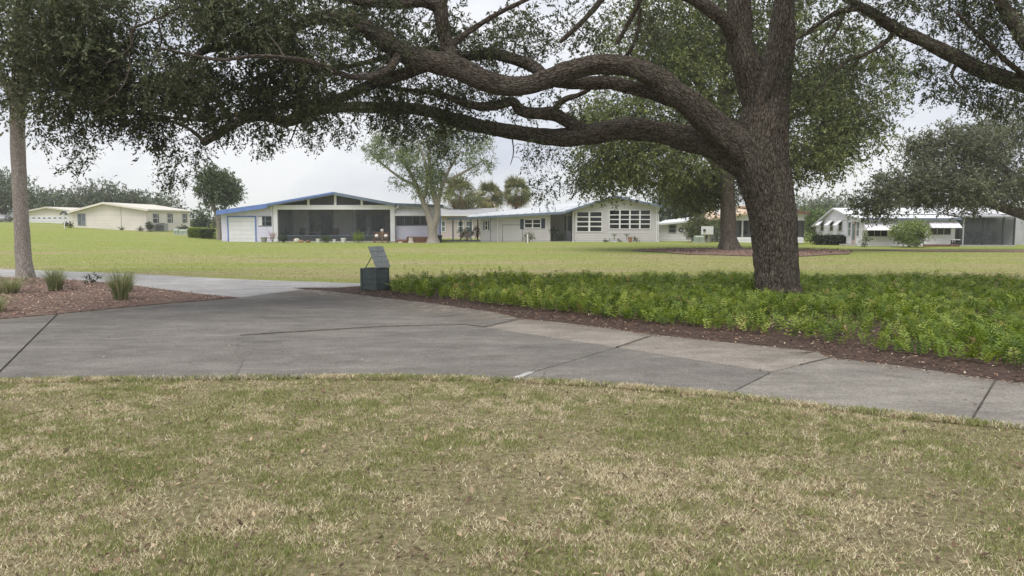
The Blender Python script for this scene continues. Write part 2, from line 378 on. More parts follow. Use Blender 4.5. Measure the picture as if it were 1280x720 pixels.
# ------------------------------------------------------------------ mesh helpers
class MB:
    """collects boxes, prisms, tubes and lathes into one mesh"""
    def __init__(self): self.v = []; self.f = []
    def add(self, vs, fs):
        b = len(self.v); self.v += [tuple(map(float, p)) for p in vs]; self.f += [tuple(i + b for i in f) for f in fs]; return self
    def box(self, x0, x1, y0, y1, z0, z1):
        return self.add([(x0, y0, z0), (x1, y0, z0), (x1, y1, z0), (x0, y1, z0), (x0, y0, z1), (x1, y0, z1), (x1, y1, z1), (x0, y1, z1)],
                        [(0, 3, 2, 1), (4, 5, 6, 7), (0, 1, 5, 4), (1, 2, 6, 5), (2, 3, 7, 6), (3, 0, 4, 7)])
    def fbox(self, fr, u0, u1, d0, d1, z0, z1):
        p = fr
        c = [p(u0, d1, z0), p(u1, d1, z0), p(u1, d0, z0), p(u0, d0, z0), p(u0, d1, z1), p(u1, d1, z1), p(u1, d0, z1), p(u0, d0, z1)]
        return self.add(c, [(0, 3, 2, 1), (4, 5, 6, 7), (0, 1, 5, 4), (1, 2, 6, 5), (2, 3, 7, 6), (3, 0, 4, 7)])
    def prism(self, pts, off):
        """closed polygon of 3d points pushed along off"""
        n = len(pts); q = [tuple(a + b for a, b in zip(p, off)) for p in pts]
        return self.add(list(pts) + q, [tuple(range(n)), tuple(range(2 * n - 1, n - 1, -1))] + [(i, i + n, (i + 1) % n + n, (i + 1) % n) for i in range(n)])
    def ribbon(self, prof, y0, y1, th):
        """roof: polyline of (x, z) given left to right, with thickness th, run from y0 to y1"""
        n = len(prof)
        top = [(x, z) for x, z in prof]; bot = [(x, z - th) for x, z in reversed(prof)]
        ring = top + bot; m = len(ring)
        vs = [(x, y0, z) for x, z in ring] + [(x, y1, z) for x, z in ring]
        fs = [(i, i + m, (i + 1) % m + m, (i + 1) % m) for i in range(m)]
        for i in range(n - 1):
            a, b, c, d = i, i + 1, m - 2 - i, m - 1 - i
            fs += [(a, b, c, d), (a + m, d + m, c + m, b + m)]
        return self.add(vs, fs)
    def tube(self, pts, r, seg=8, cap=True):
        pts = [Vector(p) for p in pts]; n = len(pts)
        rs = r if isinstance(r, (list, tuple)) else [r] * n
        vs = []; up = None
        for i, p in enumerate(pts):
            t = (pts[min(i + 1, n - 1)] - pts[max(i - 1, 0)]).normalized()
            if up is None: up = Vector((0, 0, 1)) if abs(t.z) < 0.9 else Vector((1, 0, 0))
            a = t.cross(up)
            if a.length < 1e-5: a = t.orthogonal()
            a.normalize(); b = t.cross(a); up = -b if False else a.cross(t)
            for k in range(seg):
                g = 2 * math.pi * k / seg
                vs.append(p + (a * math.cos(g) + b * math.sin(g)) * rs[i])
        fs = [(i * seg + k, i * seg + (k + 1) % seg, (i + 1) * seg + (k + 1) % seg, (i + 1) * seg + k) for i in range(n - 1) for k in range(seg)]
        if cap: fs += [tuple(range(seg - 1, -1, -1)), tuple((n - 1) * seg + k for k in range(seg))]
        return self.add(vs, fs)
    def lathe(self, c, prof, seg=14):
        vs = []; fs = []
        for i, (r, z) in enumerate(prof):
            for k in range(seg):
                g = 2 * math.pi * k / seg; vs.append((c[0] + r * math.cos(g), c[1] + r * math.sin(g), c[2] + z))
        n = len(prof)
        fs = [(i * seg + k, i * seg + (k + 1) % seg, (i + 1) * seg + (k + 1) % seg, (i + 1) * seg + k) for i in range(n - 1) for k in range(seg)]
        fs += [tuple(range(seg - 1, -1, -1)), tuple((n - 1) * seg + k for k in range(seg))]
        return self.add(vs, fs)
    def rock(self, c, r, seed=0):
        rr = random.Random(seed); seg, rows = 9, 6; vs = []; fs = []
        for i in range(rows):
            ph = math.pi * (i + 0.02) / (rows - 1 + 0.04)
            for k in range(seg):
                g = 2 * math.pi * k / seg; j = 1 + rr.uniform(-0.14, 0.14)
                vs.append((c[0] + r[0] * j * math.sin(ph) * math.cos(g), c[1] + r[1] * j * math.sin(ph) * math.sin(g), c[2] + r[2] * j * math.cos(ph)))
        fs = [(i * seg + k, (i + 1) * seg + k, (i + 1) * seg + (k + 1) % seg, i * seg + (k + 1) % seg) for i in range(rows - 1) for k in range(seg)]
        return self.add(vs, fs)
    def siding(self, fr, poly, course=0.2, lap=0.02, d=0.0):
        """lap siding over the convex polygon (u, z) of a wall face"""
        zs = [z for _, z in poly]; z0, z1 = min(zs), max(zs); k = z0
        def clip(pl, zc, keep_above):
            out = []
            for i in range(len(pl)):
                a, b = pl[i], pl[(i + 1) % len(pl)]
                ia = a[1] >= zc if keep_above else a[1] <= zc; ib = b[1] >= zc if keep_above else b[1] <= zc
                if ia: out.append(a)
                if ia != ib:
                    t = (zc - a[1]) / (b[1] - a[1]); out.append((a[0] + t * (b[0] - a[0]), zc))
            return out
        while k < z1 - 1e-4:
            pl = clip(clip(poly, k, True), k + course, False)
            if len(pl) >= 3:
                vs = [fr(u, d + lap * (1 - (z - k) / course), z) for u, z in pl]
                self.add(vs, [tuple(range(len(vs)))])
                us = [u for u, z in pl if abs(z - k) < 1e-4]
                if len(us) >= 2:
                    self.add([fr(min(us), d, k), fr(max(us), d, k), fr(max(us), d + lap, k), fr(min(us), d + lap, k)], [(0, 1, 2, 3)])
            k += course
        return self

ROOTLOC = {}
def setp(o, label=None, cat=None, group=None, kind=None):
    if label: o['label'] = label
    if cat: o['category'] = cat
    if group: o['group'] = group
    if kind: o['kind'] = kind
    return o
def thing(name, label, cat, loc, group=None):
    o = bpy.data.objects.new(name, None); COL.objects.link(o)
    o.empty_display_size = 0.3
    o.location = loc; ROOTLOC[o] = Vector(loc)
    return setp(o, label, cat, group)
def to_mesh(name, mb, loc, mat, smooth=False):
    me = bpy.data.meshes.new(name)
    me.from_pydata([(p[0] - loc[0], p[1] - loc[1], p[2] - loc[2]) for p in mb.v], [], mb.f)
    me.materials.append(MATS[mat])
    if smooth: me.polygons.foreach_set('use_smooth', [True] * len(me.polygons))
    me.update(); return me
def part(name, mb, mat, parent, smooth=False, label=None, kind=None):
    loc = ROOTLOC[parent]
    o = bpy.data.objects.new(name, to_mesh(name, mb, loc, mat, smooth)); COL.objects.link(o)
    o.parent = parent; ROOTLOC[o] = loc
    return setp(o, label, None, None, kind)
def single(name, mb, mat, loc, label=None, cat=None, group=None, kind=None, smooth=False):
    o = bpy.data.objects.new(name, to_mesh(name, mb, loc, mat, smooth)); COL.objects.link(o)
    o.location = loc; ROOTLOC[o] = Vector(loc)
    return setp(o, label, cat, group, kind)
def np_object(name, verts, faces, mat, loc=(0, 0, 0), parent=None, tint=None, bark=None, smooth=False, kind=None):
    """verts (n,3); faces list of int arrays (k, 3 or 4); tint (n,3) per vertex"""
    me = bpy.data.meshes.new(name)
    v = np.asarray(verts, np.float32) - np.asarray(loc, np.float32)
    me.vertices.add(len(v)); me.vertices.foreach_set('co', v.ravel())
    faces = [np.asarray(f, np.int32) for f in faces if len(f)]
    li = np.concatenate([f.ravel() for f in faces])
    tot = np.concatenate([np.full(len(f), f.shape[1], np.int32) for f in faces])
    st = np.concatenate([[0], np.cumsum(tot)[:-1]]).astype(np.int32)
    me.loops.add(len(li)); me.loops.foreach_set('vertex_index', li)
    me.polygons.add(len(tot)); me.polygons.foreach_set('loop_start', st); me.polygons.foreach_set('loop_total', tot)
    if smooth: me.polygons.foreach_set('use_smooth', np.ones(len(tot), bool))
    me.update(calc_edges=True)
    if tint is not None:
        a = me.attributes.new('tint', 'FLOAT_COLOR', 'POINT')
        a.data.foreach_set('color', np.concatenate([tint, np.ones((len(tint), 1))], 1).astype(np.float32).ravel())
    if bark is not None:
        a = me.attributes.new('bark', 'FLOAT_VECTOR', 'POINT'); a.data.foreach_set('vector', np.asarray(bark, np.float32).ravel())
    me.materials.append(MATS[mat])
    o = bpy.data.objects.new(name, me); COL.objects.link(o)
    if parent is not None:
        o.parent = parent; ROOTLOC[o] = ROOTLOC[parent]
    else:
        o.location = loc; ROOTLOC[o] = Vector(loc)
    if kind: o['kind'] = kind
    return o

# ================================================================== THE SETTING
def inside(poly, x, y):
    poly = np.asarray(poly)[:, :2]; r = np.zeros(len(x), bool); n = len(poly)
    for i in range(n):
        x0, y0 = poly[i]; x1, y1 = poly[(i + 1) % n]
        c = (y0 > y) != (y1 > y)
        with np.errstate(divide='ignore', invalid='ignore'):
            r ^= c & (x < (x1 - x0) * (y - y0) / (y1 - y0 + 1e-12) + x0)
    return r
def inset(poly, d):
    P = [np.array(p[:2], float) for p in poly]; n = len(P)
    A = sum(P[i][0] * P[(i + 1) % n][1] - P[(i + 1) % n][0] * P[i][1] for i in range(n))
    if A < 0: P = P[::-1]
    out = []
    for i in range(n):
        a, b, c = P[i - 1], P[i], P[(i + 1) % n]
        e0 = (b - a) / np.linalg.norm(b - a); e1 = (c - b) / np.linalg.norm(c - b)
        n0 = np.array([-e0[1], e0[0]]); n1 = np.array([-e1[1], e1[0]])
        m = n0 + n1; k = max(0.25, m @ m / 2)
        out.append(b + m * d / k)
    return out
def px_poly(pts, z=0.0): return [G(a, b, z) for a, b in pts]

# ---- ground: one sheet to the horizon
def axis(lo, hi, fine, a, b, n):
    mid = np.arange(a, b + 1e-6, fine)
    g = np.linspace(0, 1, n) ** 2.2
    return np.unique(np.concatenate([a - (a - lo) * g, mid, b + (hi - b) * g]))
gx = axis(-900, 900, 2.0, -90, 90, 16); gy = axis(-300, 1250, 2.0, -10, 110, 16)
XX, YY = np.meshgrid(gx, gy, indexing='ij')
ZZ = terrain(XX, YY)
gi = np.arange(XX.size).reshape(XX.shape)
gf = np.stack([gi[:-1, :-1], gi[1:, :-1], gi[1:, 1:], gi[:-1, 1:]], -1).reshape(-1, 4)
ground = np_object('ground', np.stack([XX, YY, ZZ], -1).reshape(-1, 3), [gf], 'lawn', smooth=True, kind='structure')

# ---- cart path: base sheet and concrete slabs
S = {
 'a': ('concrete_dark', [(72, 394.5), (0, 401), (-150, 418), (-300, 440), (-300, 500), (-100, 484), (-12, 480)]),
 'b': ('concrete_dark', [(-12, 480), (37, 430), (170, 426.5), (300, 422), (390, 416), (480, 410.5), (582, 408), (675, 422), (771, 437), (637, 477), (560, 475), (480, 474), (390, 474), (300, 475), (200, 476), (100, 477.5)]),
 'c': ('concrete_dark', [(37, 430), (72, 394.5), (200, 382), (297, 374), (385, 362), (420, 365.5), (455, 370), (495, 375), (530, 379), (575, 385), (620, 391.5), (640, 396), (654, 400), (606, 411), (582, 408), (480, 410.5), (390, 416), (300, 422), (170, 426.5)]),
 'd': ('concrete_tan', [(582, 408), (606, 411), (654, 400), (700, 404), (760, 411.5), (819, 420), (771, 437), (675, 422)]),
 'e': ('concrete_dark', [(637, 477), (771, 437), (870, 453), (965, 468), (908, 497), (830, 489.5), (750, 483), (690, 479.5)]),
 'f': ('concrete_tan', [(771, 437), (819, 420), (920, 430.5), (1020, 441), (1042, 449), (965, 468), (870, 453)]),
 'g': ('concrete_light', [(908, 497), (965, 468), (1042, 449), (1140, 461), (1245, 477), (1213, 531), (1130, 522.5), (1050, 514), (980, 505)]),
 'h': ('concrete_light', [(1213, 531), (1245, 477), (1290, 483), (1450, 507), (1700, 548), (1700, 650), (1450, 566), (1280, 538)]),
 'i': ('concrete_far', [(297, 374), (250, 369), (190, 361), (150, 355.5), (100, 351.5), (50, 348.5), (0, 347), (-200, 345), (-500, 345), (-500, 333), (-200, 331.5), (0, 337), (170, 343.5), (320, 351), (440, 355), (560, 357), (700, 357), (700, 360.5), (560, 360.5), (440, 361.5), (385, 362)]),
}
path = None
bases = MB()
import bmesh
def poly_sheet(name, poly, z, mat, parent=None, depth=0.0, kind=None, bevel=0.0):
    bm = bmesh.new()
    vs = [bm.verts.new((p[0], p[1], z)) for p in poly]
    f = bm.faces.new(vs); f.normal_update()
    if f.normal.z < 0: f.normal_flip()
    if depth:
        r = bmesh.ops.extrude_face_region(bm, geom=[f])
        nv = [g for g in r['geom'] if isinstance(g, bmesh.types.BMVert)]
        # the new region is the top; the old one drops
        for v in vs: v.co.z = z - depth
        if bevel:
            top = [e for e in bm.edges if e.verts[0] in nv and e.verts[1] in nv]
            bmesh.ops.bevel(bm, geom=top, offset=bevel, segments=2, affect='EDGES')
    bmesh.ops.triangulate(bm, faces=[q for q in bm.faces if len(q.verts) > 4])
    me = bpy.data.meshes.new(name); bm.to_mesh(me); bm.free(); me.materials.append(MATS[mat])
    o = bpy.data.objects.new(name, me); COL.objects.link(o)
    if parent: o.parent = parent; ROOTLOC[o] = ROOTLOC[parent]
    else: ROOTLOC[o] = Vector((0, 0, 0))
    if kind: o['kind'] = kind
    return o
main_base = [(-300, 500), (-300, 440), (-150, 418), (0, 401), (72, 394.5), (200, 382), (297, 374), (250, 369), (190, 361), (150, 355.5), (100, 351.5), (50, 348.5), (0, 347), (-200, 345), (-500, 345), (-500, 333), (-200, 331.5), (0, 337), (170, 343.5), (320, 351), (440, 355), (560, 357), (700, 357), (700, 360.5), (560, 360.5), (440, 361.5), (385, 362),
             (455, 370), (530, 379), (620, 391.5), (654, 400), (700, 404), (819, 420), (1020, 441), (1042, 449), (1245, 477), (1290, 483), (1450, 507), (1700, 548), (1700, 650), (1450, 566), (1280, 538), (1213, 531), (1050, 514), (908, 497), (750, 483), (637, 477), (480, 474), (300, 475), (100, 477.5), (-12, 480), (-100, 484)]
PATH = px_poly(main_base)
path = poly_sheet('cart_path', inset(PATH, 0.02), 0.009, 'joint', kind='structure')
SLAB_Z = 0.026
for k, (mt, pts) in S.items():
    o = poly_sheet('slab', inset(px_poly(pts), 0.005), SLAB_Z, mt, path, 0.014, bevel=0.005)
def crack(pts, w):
    m = MB(); P = [Vector(G(a, b)) for a, b in pts]; Q = []
    for i in range(len(P) - 1):
        for t in np.linspace(0, 1, 8, endpoint=False): Q.append(P[i].lerp(P[i + 1], float(t)))
    Q.append(P[-1]); L = []; R_ = []
    for i, q in enumerate(Q):
        d = (Q[min(i + 1, len(Q) - 1)] - Q[max(i - 1, 0)]).normalized(); nrm = Vector((-d.y, d.x, 0))
        j = random.uniform(-1, 1) * w * 3.0; ww = w * random.uniform(0.3, 1.0)
        L.append((q.x + nrm.x * (j + ww), q.y + nrm.y * (j + ww), SLAB_Z + 0.002)); R_.append((q.x + nrm.x * (j - ww), q.y + nrm.y * (j - ww), SLAB_Z + 0.002))
    n = len(Q); m.add(L + R_, [(i, i + 1, i + 1 + n, i + n) for i in range(n - 1)])
    return m
part('crack', crack([(300, 424), (298, 436), (294, 446), (306, 452), (300, 462), (296, 472)], 0.006), 'joint', path)
part('crack', crack([(115, 467), (140, 463), (165, 458)], 0.005), 'joint', path)
part('crack', crack([(265, 434), (310, 432), (352, 429)], 0.004), 'joint', path)
part('crack', crack([(1010, 459), (1100, 470), (1160, 481)], 0.004), 'joint', path)
sm = MB(); a = [Vector(G(*p)) for p in [(640, 475.5), (650, 476), (669, 467.5), (660, 468)]]
sm.add([(p.x, p.y, SLAB_Z + 0.003) for p in a], [(0, 1, 2, 3)])
part('scuff_mark', sm, 'scuff', path)
# pale washed-out soil along the edges of the slabs
def dirt_strip(pts, w, top):
    E = np.asarray([p[:2] for p in px_poly(pts)]); Q = []
    for i in range(len(E) - 1):
        for t in np.linspace(0, 1, 14, endpoint=False): Q.append(E[i] * (1 - t) + E[i + 1] * t)
    Q = np.array(Q); T = np.gradient(Q, axis=0); T /= np.linalg.norm(T, axis=1, keepdims=True); N = np.column_stack([T[:, 1], -T[:, 0]])
    ww = w * (0.6 + 0.8 * fbm(Q[:, 0] * 1.3, Q[:, 1] * 1.3, 3))
    rows = [Q + N * (ww * k)[:, None] for k in (0.0, 0.33, 0.66, 1.0)]; n_ = len(Q)
    v = np.concatenate([np.column_stack([r, np.full(n_, SLAB_Z + 0.003)]) for r in rows]); f = []
    for k in range(3): i = np.arange(n_ - 1); f.append(np.column_stack([i + k * n_, i + 1 + k * n_, i + 1 + (k + 1) * n_, i + (k + 1) * n_]))
    t = np.concatenate([np.full(n_, x) for x in (top, top * 0.8, top * 0.4, 0.0)])
    o = np_object('dirt_film', v, f, 'dirt_film', (0, 0, 0), path, tint=np.repeat(t[:, None], 3, 1))
dirt_strip([(390, 363), (455, 370.5), (530, 379.5), (620, 392), (654, 400.5)], 1.5, 0.95)
dirt_strip([(654, 401), (760, 412.5), (819, 421), (1020, 442), (1042, 450), (1140, 462), (1245, 478), (1290, 484), (1450, 508)], 0.5, 0.6)
dirt_strip([(297, 374.5), (200, 382.5), (72, 395), (0, 402), (-150, 419)], -0.5, 0.5)
# ridges of dirt and mulch in the wide joints
def joint_fill(p0, p1, w):
    m = MB(); A = Vector(G(*p0)); B = Vector(G(*p1)); n = 26
    d = (B - A).normalized(); nr = Vector((-d.y, d.x, 0)); vs = []
    for i in range(n + 1):
        q = A.lerp(B, i / n)
        for s in (-1, 0, 1):
            ww = w * 0.7 * random.uniform(0.2, 1.3) * s; zz = SLAB_Z + (0.014 if s == 0 else 0.001) + random.uniform(0, 0.004)
            vs.append((q.x + nr.x * ww, q.y + nr.y * ww, zz))
    m.add(vs, [(i * 3 + k, i * 3 + k + 1, i * 3 + k + 4, i * 3 + k + 3) for i in range(n) for k in (0, 1)])
    return m
for p0, p1, w in [((606, 411), (654, 400), 0.05), ((771, 437), (819, 420.5), 0.04), ((1000, 459.5), (1042, 449.5), 0.018), ((480, 410.5), (582, 408), 0.022), ((582, 408), (606, 411), 0.03), ((1213, 531), (1245, 477), 0.010), ((300, 422), (480, 410.5), 0.010), ((-12, 480), (72, 394.5), 0.009)]:
    part('joint_filler', joint_fill(p0, p1, w), 'joint', path)

# ---- mulch beds
BED = px_poly([(368, 361.3), (385, 363), (420, 366), (455, 370.5), (495, 375.5), (530, 379.5), (575, 385.5), (620, 392), (640, 396.5), (654, 400.5), (700, 404.5), (760, 412), (819, 420.5), (920, 431), (1020, 441.5), (1042, 449.5), (1140, 461.5), (1245, 477.5), (1290, 483.5), (1450, 507), (1700, 548)]) + [(13, 19.4, 0), (6, 19.9, 0), (0, 19.8, 0), (-3, 19.2, 0), (-4.2, 17.9, 0)]
ISLE = px_poly([(-300, 440), (-150, 418), (0, 400.5), (72, 394), (200, 381.5), (297, 373.5), (250, 369.3), (190, 361.5), (150, 356), (100, 352), (50, 349), (0, 347.5), (-200, 345.5), (-400, 350)])
bed = poly_sheet('mulch_bed', inset(BED, -0.03), 0.031, 'mulch_base', kind='structure')
isle = poly_sheet('mulch_island', inset(ISLE, -0.03), 0.031, 'mulch_isle', kind='structure')

def scatter(poly, n, rng=RNG):
    P = np.asarray([p[:2] for p in poly]); lo, hi = P.min(0), P.max(0); out = []
    tot = 0
    while tot < n:
        q = rng.random((n * 2, 2)) * (hi - lo) + lo
        q = q[inside(P, q[:, 0], q[:, 1])]; out.append(q); tot += len(q)
    return np.concatenate(out)[:n]
def rot_frames(n, rng, flat):
    """direction and side vectors; flat=1 lies on the ground"""
    az = rng.random(n) * 2 * np.pi; el = rng.normal(0, 1, n) * (1 - flat)
    d = np.stack([np.cos(az) * np.cos(el), np.sin(az) * np.cos(el), np.sin(el)], 1)
    r = rng.normal(size=(n, 3)); r[:, 2] *= (1 - flat) * 0.8 + 0.15
    s = np.cross(np.stack([np.zeros(n), np.zeros(n), np.ones(n)], 1) + 0.5 * (rng.random((n, 3)) - 0.5) * (1.4 - flat), d)
    s /= np.linalg.norm(s, axis=1, keepdims=True) + 1e-9
    return d, s
def quads(c, d, s, L, Wd, curl=0.0):
    """diamond leaves: base, side, tip, side"""
    n = np.cross(d, s)
    L = np.broadcast_to(np.asarray(L, float), (len(c),))[:, None]; Wd = np.broadcast_to(np.asarray(Wd, float), (len(c),))[:, None]
    v = np.stack([c, c + d * L * 0.45 + s * Wd * 0.5 + n * L * curl, c + d * L, c + d * L * 0.45 - s * Wd * 0.5 + n * L * curl], 1)
    return v.reshape(-1, 3), np.arange(len(c) * 4).reshape(-1, 4)
def mix_tint(n, cols, wts, rng, var=0.25):
    cols = np.asarray(cols); i = rng.choice(len(cols), n, p=np.asarray(wts) / np.sum(wts))
    return cols[i] * (1 + var * (rng.random((n, 1)) * 2 - 1)) 
def chips(name, poly, n, size, zbase, cols, wts, rng, elev=0.03):
    q = scatter(poly, n, rng); d, s = rot_frames(n, rng, 0.75)
    c = np.column_stack([q, zbase + rng.random(n) * elev])
    L = size * rng.uniform(0.5, 1.5, n); v, f = quads(c, d, s, L, L * rng.uniform(0.25, 0.5, n))
    v[:, 2] = np.maximum(v[:, 2], zbase - 0.002)
    return np_object(name, v, [f], 'chip', tint=np.repeat(mix_tint(n, cols, wts, rng), 4, 0), kind='stuff')
MC = [(0.115, 0.065, 0.044), (0.20, 0.125, 0.085), (0.035, 0.024, 0.019), (0.52, 0.42, 0.31), (0.26, 0.15, 0.10)]
r1 = np.random.default_rng(11)
o = chips('mulch_chips', BED, 42000, 0.042, 0.033, MC, [5, 3.5, 4, 1.3, 2], r1, 0.04)
setp(o, 'red-brown shredded mulch under and in front of the fern bed', 'mulch')
o = chips('mulch_chips', ISLE, 26000, 0.055, 0.033, [(0.26, 0.16, 0.12), (0.36, 0.25, 0.19), (0.11, 0.075, 0.06), (0.58, 0.47, 0.37), (0.33, 0.20, 0.15)], [5, 4, 2, 1.2, 2], r1, 0.035)
setp(o, 'pale reddish mulch on the island between the two cart paths', 'mulch')
# crumbs of mulch spilled on the concrete edge
sp = []
edge = np.asarray([p[:2] for p in px_poly([(368, 361.3), (455, 370.5), (530, 379.5), (620, 392), (654, 400.5), (760, 412), (819, 420.5), (1020, 441.5), (1042, 449.5), (1245, 477.5), (1450, 507)])])
seg = r1.integers(0, len(edge) - 1, 1600); t = r1.random((1600, 1))
q = edge[seg] * (1 - t) + edge[seg + 1] * t; q[:, 1] -= np.abs(r1.normal(0, 0.09, 1600)); 
e2 = np.asarray([p[:2] for p in px_poly([(-150, 418), (0, 400.5), (72, 394), (200, 381.5), (297, 373.5)])])
seg = r1.integers(0, len(e2) - 1, 700); t = r1.random((700, 1)); q2 = e2[seg] * (1 - t) + e2[seg + 1] * t; q2[:, 1] -= np.abs(r1.normal(0, 0.10, 700))
q = np.concatenate([q, q2]); n = len(q)
d, s = rot_frames(n, r1, 0.9); L = 0.035 * r1.uniform(0.5, 1.6, n)
v, f = quads(np.column_stack([q, np.full(n, SLAB_Z + 0.006)]), d, s, L, L * 0.4); v[:, 2] = np.maximum(v[:, 2], SLAB_Z + 0.003)
setp(np_object('mulch_crumbs', v, [f], 'chip', tint=np.repeat(mix_tint(n, MC, [4, 4, 2, 2, 2], r1), 4, 0), kind='stuff'), 'loose mulch crumbs spilled over the concrete edges', 'mulch')
# mulch rings under the far trees
def ring(cx, cy, rx, ry, name='mulch_ring'):
    pts = []
    for k in range(40):
        g = 2 * math.pi * k / 40; j = 1 + 0.10 * math.sin(3 * g + cx) + 0.05 * math.sin(7 * g)
        x = cx + rx * j * math.cos(g); y = cy + ry * j * math.sin(g); pts.append((x, y, tz(x, y) + 0.03))
    m = MB(); m.add(pts + [(cx, cy, tz(cx, cy) + 0.09)], [(i, (i + 1) % 40, 40) for i in range(40)])
    o = single(name, m, 'mulch_far', (0, 0, 0), kind='structure'); return o, pts
T2 = (XW(911, 42.0), 42.0)
rg, pts = ring(T2[0] + 0.6, 40.6, 5.7, 5.2)
o = chips('mulch_chips', pts, 6000, 0.13, 0.05, [(0.23, 0.145, 0.11), (0.29, 0.19, 0.15), (0.15, 0.10, 0.08)], [4, 3, 2], r1, 0.03)
setp(o, 'thin round mulch ring at the foot of the upright oak', 'mulch')
rg, pts = ring(31.0, 45.0, 9.5, 2.4)

# ---- near lawn blades
NEAR = px_poly([(-300, 500), (-100, 484), (-12, 480), (100, 477.5), (300, 475), (480, 474), (637, 477), (750, 483), (908, 497), (1050, 514), (1213, 531), (1280, 538), (1450, 566)])
FG = inset([(-6.4, 7.2, 0)] + [p for p in px_poly([(-150, 486.0), (100, 477.5), (300, 475), (480, 474), (637, 477), (750, 483), (908, 497), (1050, 514), (1213, 531), (1290, 540)])] + [(4.2, 4.6, 0), (3.2, 2.6, 0), (-3.2, 2.6, 0)], -0.05)
def blades(name, poly, n, h, w, rng, dens=None, bend=True, z=0.0, dry_bias=0.0, clump=False):
    q = scatter(poly, n, rng)
    if dens is not None and not clump: q = q[rng.random(len(q)) < dens(q)]
    if clump:
        cc = scatter(poly, n // 9, rng); q = cc[rng.integers(0, len(cc), len(q))] * 0.55 + 0.0 + 0.45 * q if False else np.where(rng.random((len(q), 1)) < 0.6, cc[rng.integers(0, len(cc), len(q))] + rng.normal(0, 0.013, (len(q), 2)), q)
        if dens is not None: q = q[rng.random(len(q)) < dens(q)]
    n = len(q); x, y = q[:, 0], q[:, 1]
    patch = fbm(x * 1.1 + 5, y * 1.3 + 2, 5); fine = fbm(x * 8 + 9, y * 8, 3)
    dry = np.clip((patch * 0.42 + fine * 0.58 - 0.40 + dry_bias) * 4.2, 0.05, 0.97)
    isdry = rng.random(n) < dry
    col = np.where(isdry[:, None], mix_tint(n, [(0.62, 0.555, 0.375), (0.50, 0.43, 0.275), (0.26, 0.185, 0.125), (0.72, 0.665, 0.49)], [5, 4, 2.2, 2.5], rng, 0.2),
                   mix_tint(n, [(0.24, 0.262, 0.095), (0.33, 0.345, 0.145), (0.175, 0.21, 0.07), (0.43, 0.42, 0.22)], [5, 4, 3, 2], rng, 0.2))
    az = rng.random(n) * 2 * np.pi
    lean = np.where(isdry, rng.uniform(0.7, 1.5, n), rng.uniform(0.2, 1.1, n))
    hh = h * rng.uniform(0.5, 1.25, n) * np.where(isdry, 0.9, 1.0) * (0.7 + 0.6 * fine)
    dirh = np.stack([np.cos(az), np.sin(az), np.zeros(n)], 1); side = np.stack([-np.sin(az), np.cos(az), np.zeros(n)], 1)
    jr = rng.random(n) * np.pi; side = side * np.cos(jr)[:, None] + dirh * np.sin(jr)[:, None]
    up = np.array([0, 0, 1.0])
    b = np.column_stack([q, np.full(n, z) + rng.random(n) * 0.006 + terrain(x, y)])
    m = b + (dirh * np.sin(lean * 0.5)[:, None] + up * np.cos(lean * 0.5)[:, None]) * hh[:, None] * 0.5
    tip = m + (dirh * np.sin(lean)[:, None] + up * np.cos(np.minimum(lean, 1.5))[:, None]) * hh[:, None] * 0.6
    tip[:, 2] = np.maximum(tip[:, 2], b[:, 2] + 0.004)
    w = w * rng.uniform(0.6, 1.3, n)[:, None]
    if bend:
        v = np.stack([b - side * w * 0.5, b + side * w * 0.5, m + side * w * 0.4, m - side * w * 0.4, tip], 1).reshape(-1, 3)
        k = np.arange(n)[:, None] * 5
        fs = [k + np.array([0, 1, 2, 3]), k + np.array([3, 2, 4])]; m_ = 5
    else:
        v = np.stack([b - side * w * 0.5, b + side * w * 0.5, tip], 1).reshape(-1, 3)
        fs = [np.arange(n)[:, None] * 3 + np.array([0, 1, 2])]; m_ = 3
    return np_object(name, v, fs, 'grass', tint=np.repeat(col, m_, 0), kind='stuff')
rg_ = np.random.default_rng(21)
def dn(q):
    bare = fbm(q[:, 0] * 1.7 + 31, q[:, 1] * 1.7 + 7, 4)
    return np.clip(0.40 + (0.56 - bare) * 5.0, 0.22, 1.0)
setp(blades('lawn_grass', FG, 480000, 0.030, 0.0056, rg_, dn, dry_bias=0.03, clump=True, bend=False), 'short patchy green and straw coloured grass in front of the path', 'grass')
# lawn behind the path
FAR = [G(-60, 333), G(0, 336.5), G(170, 343), G(320, 350.4), G(440, 354.4), (-3, 19.6, 0), (0, 20.2, 0), (7, 20.2, 0), (14, 19.6, 0), (34, 50, 0), (20, 54, 0), (-24, 54, 0), (-42, 58, 0), (-34, 44, 0)]
def far_dens(q): return np.clip(1.0 - (q[:, 1] - 22) / 45, 0.3, 1)
setp(blades('lawn_grass', FAR, 75000, 0.05, 0.016, rg_, far_dens, bend=False, dry_bias=-0.14), 'wide mown lawn rising towards the houses behind the path', 'grass')
# grass fringe creeping over the edge of the concrete
fe_ = np.asarray([p[:2] for p in px_poly([(-150, 486), (-12, 480), (100, 477.5), (300, 475), (480, 474), (637, 477), (750, 483), (908, 497), (1050, 514), (1213, 531), (1290, 540)])])
fr_poly = [tuple(p) + (0,) for p in np.concatenate([fe_ + [0, 0.09], (fe_ - [0, 0.07])[::-1]])]
def fringe_d(q): return np.clip((fbm(q[:, 0] * 2.2, q[:, 1] * 2.2, 3) - 0.32) * 5, 0.25, 1)
setp(blades('edge_grass', fr_poly, 30000, 0.05, 0.006, rg_, fringe_d, dry_bias=0.05, z=0.01), 'ragged grass fringe creeping over the near edge of the path', 'grass')
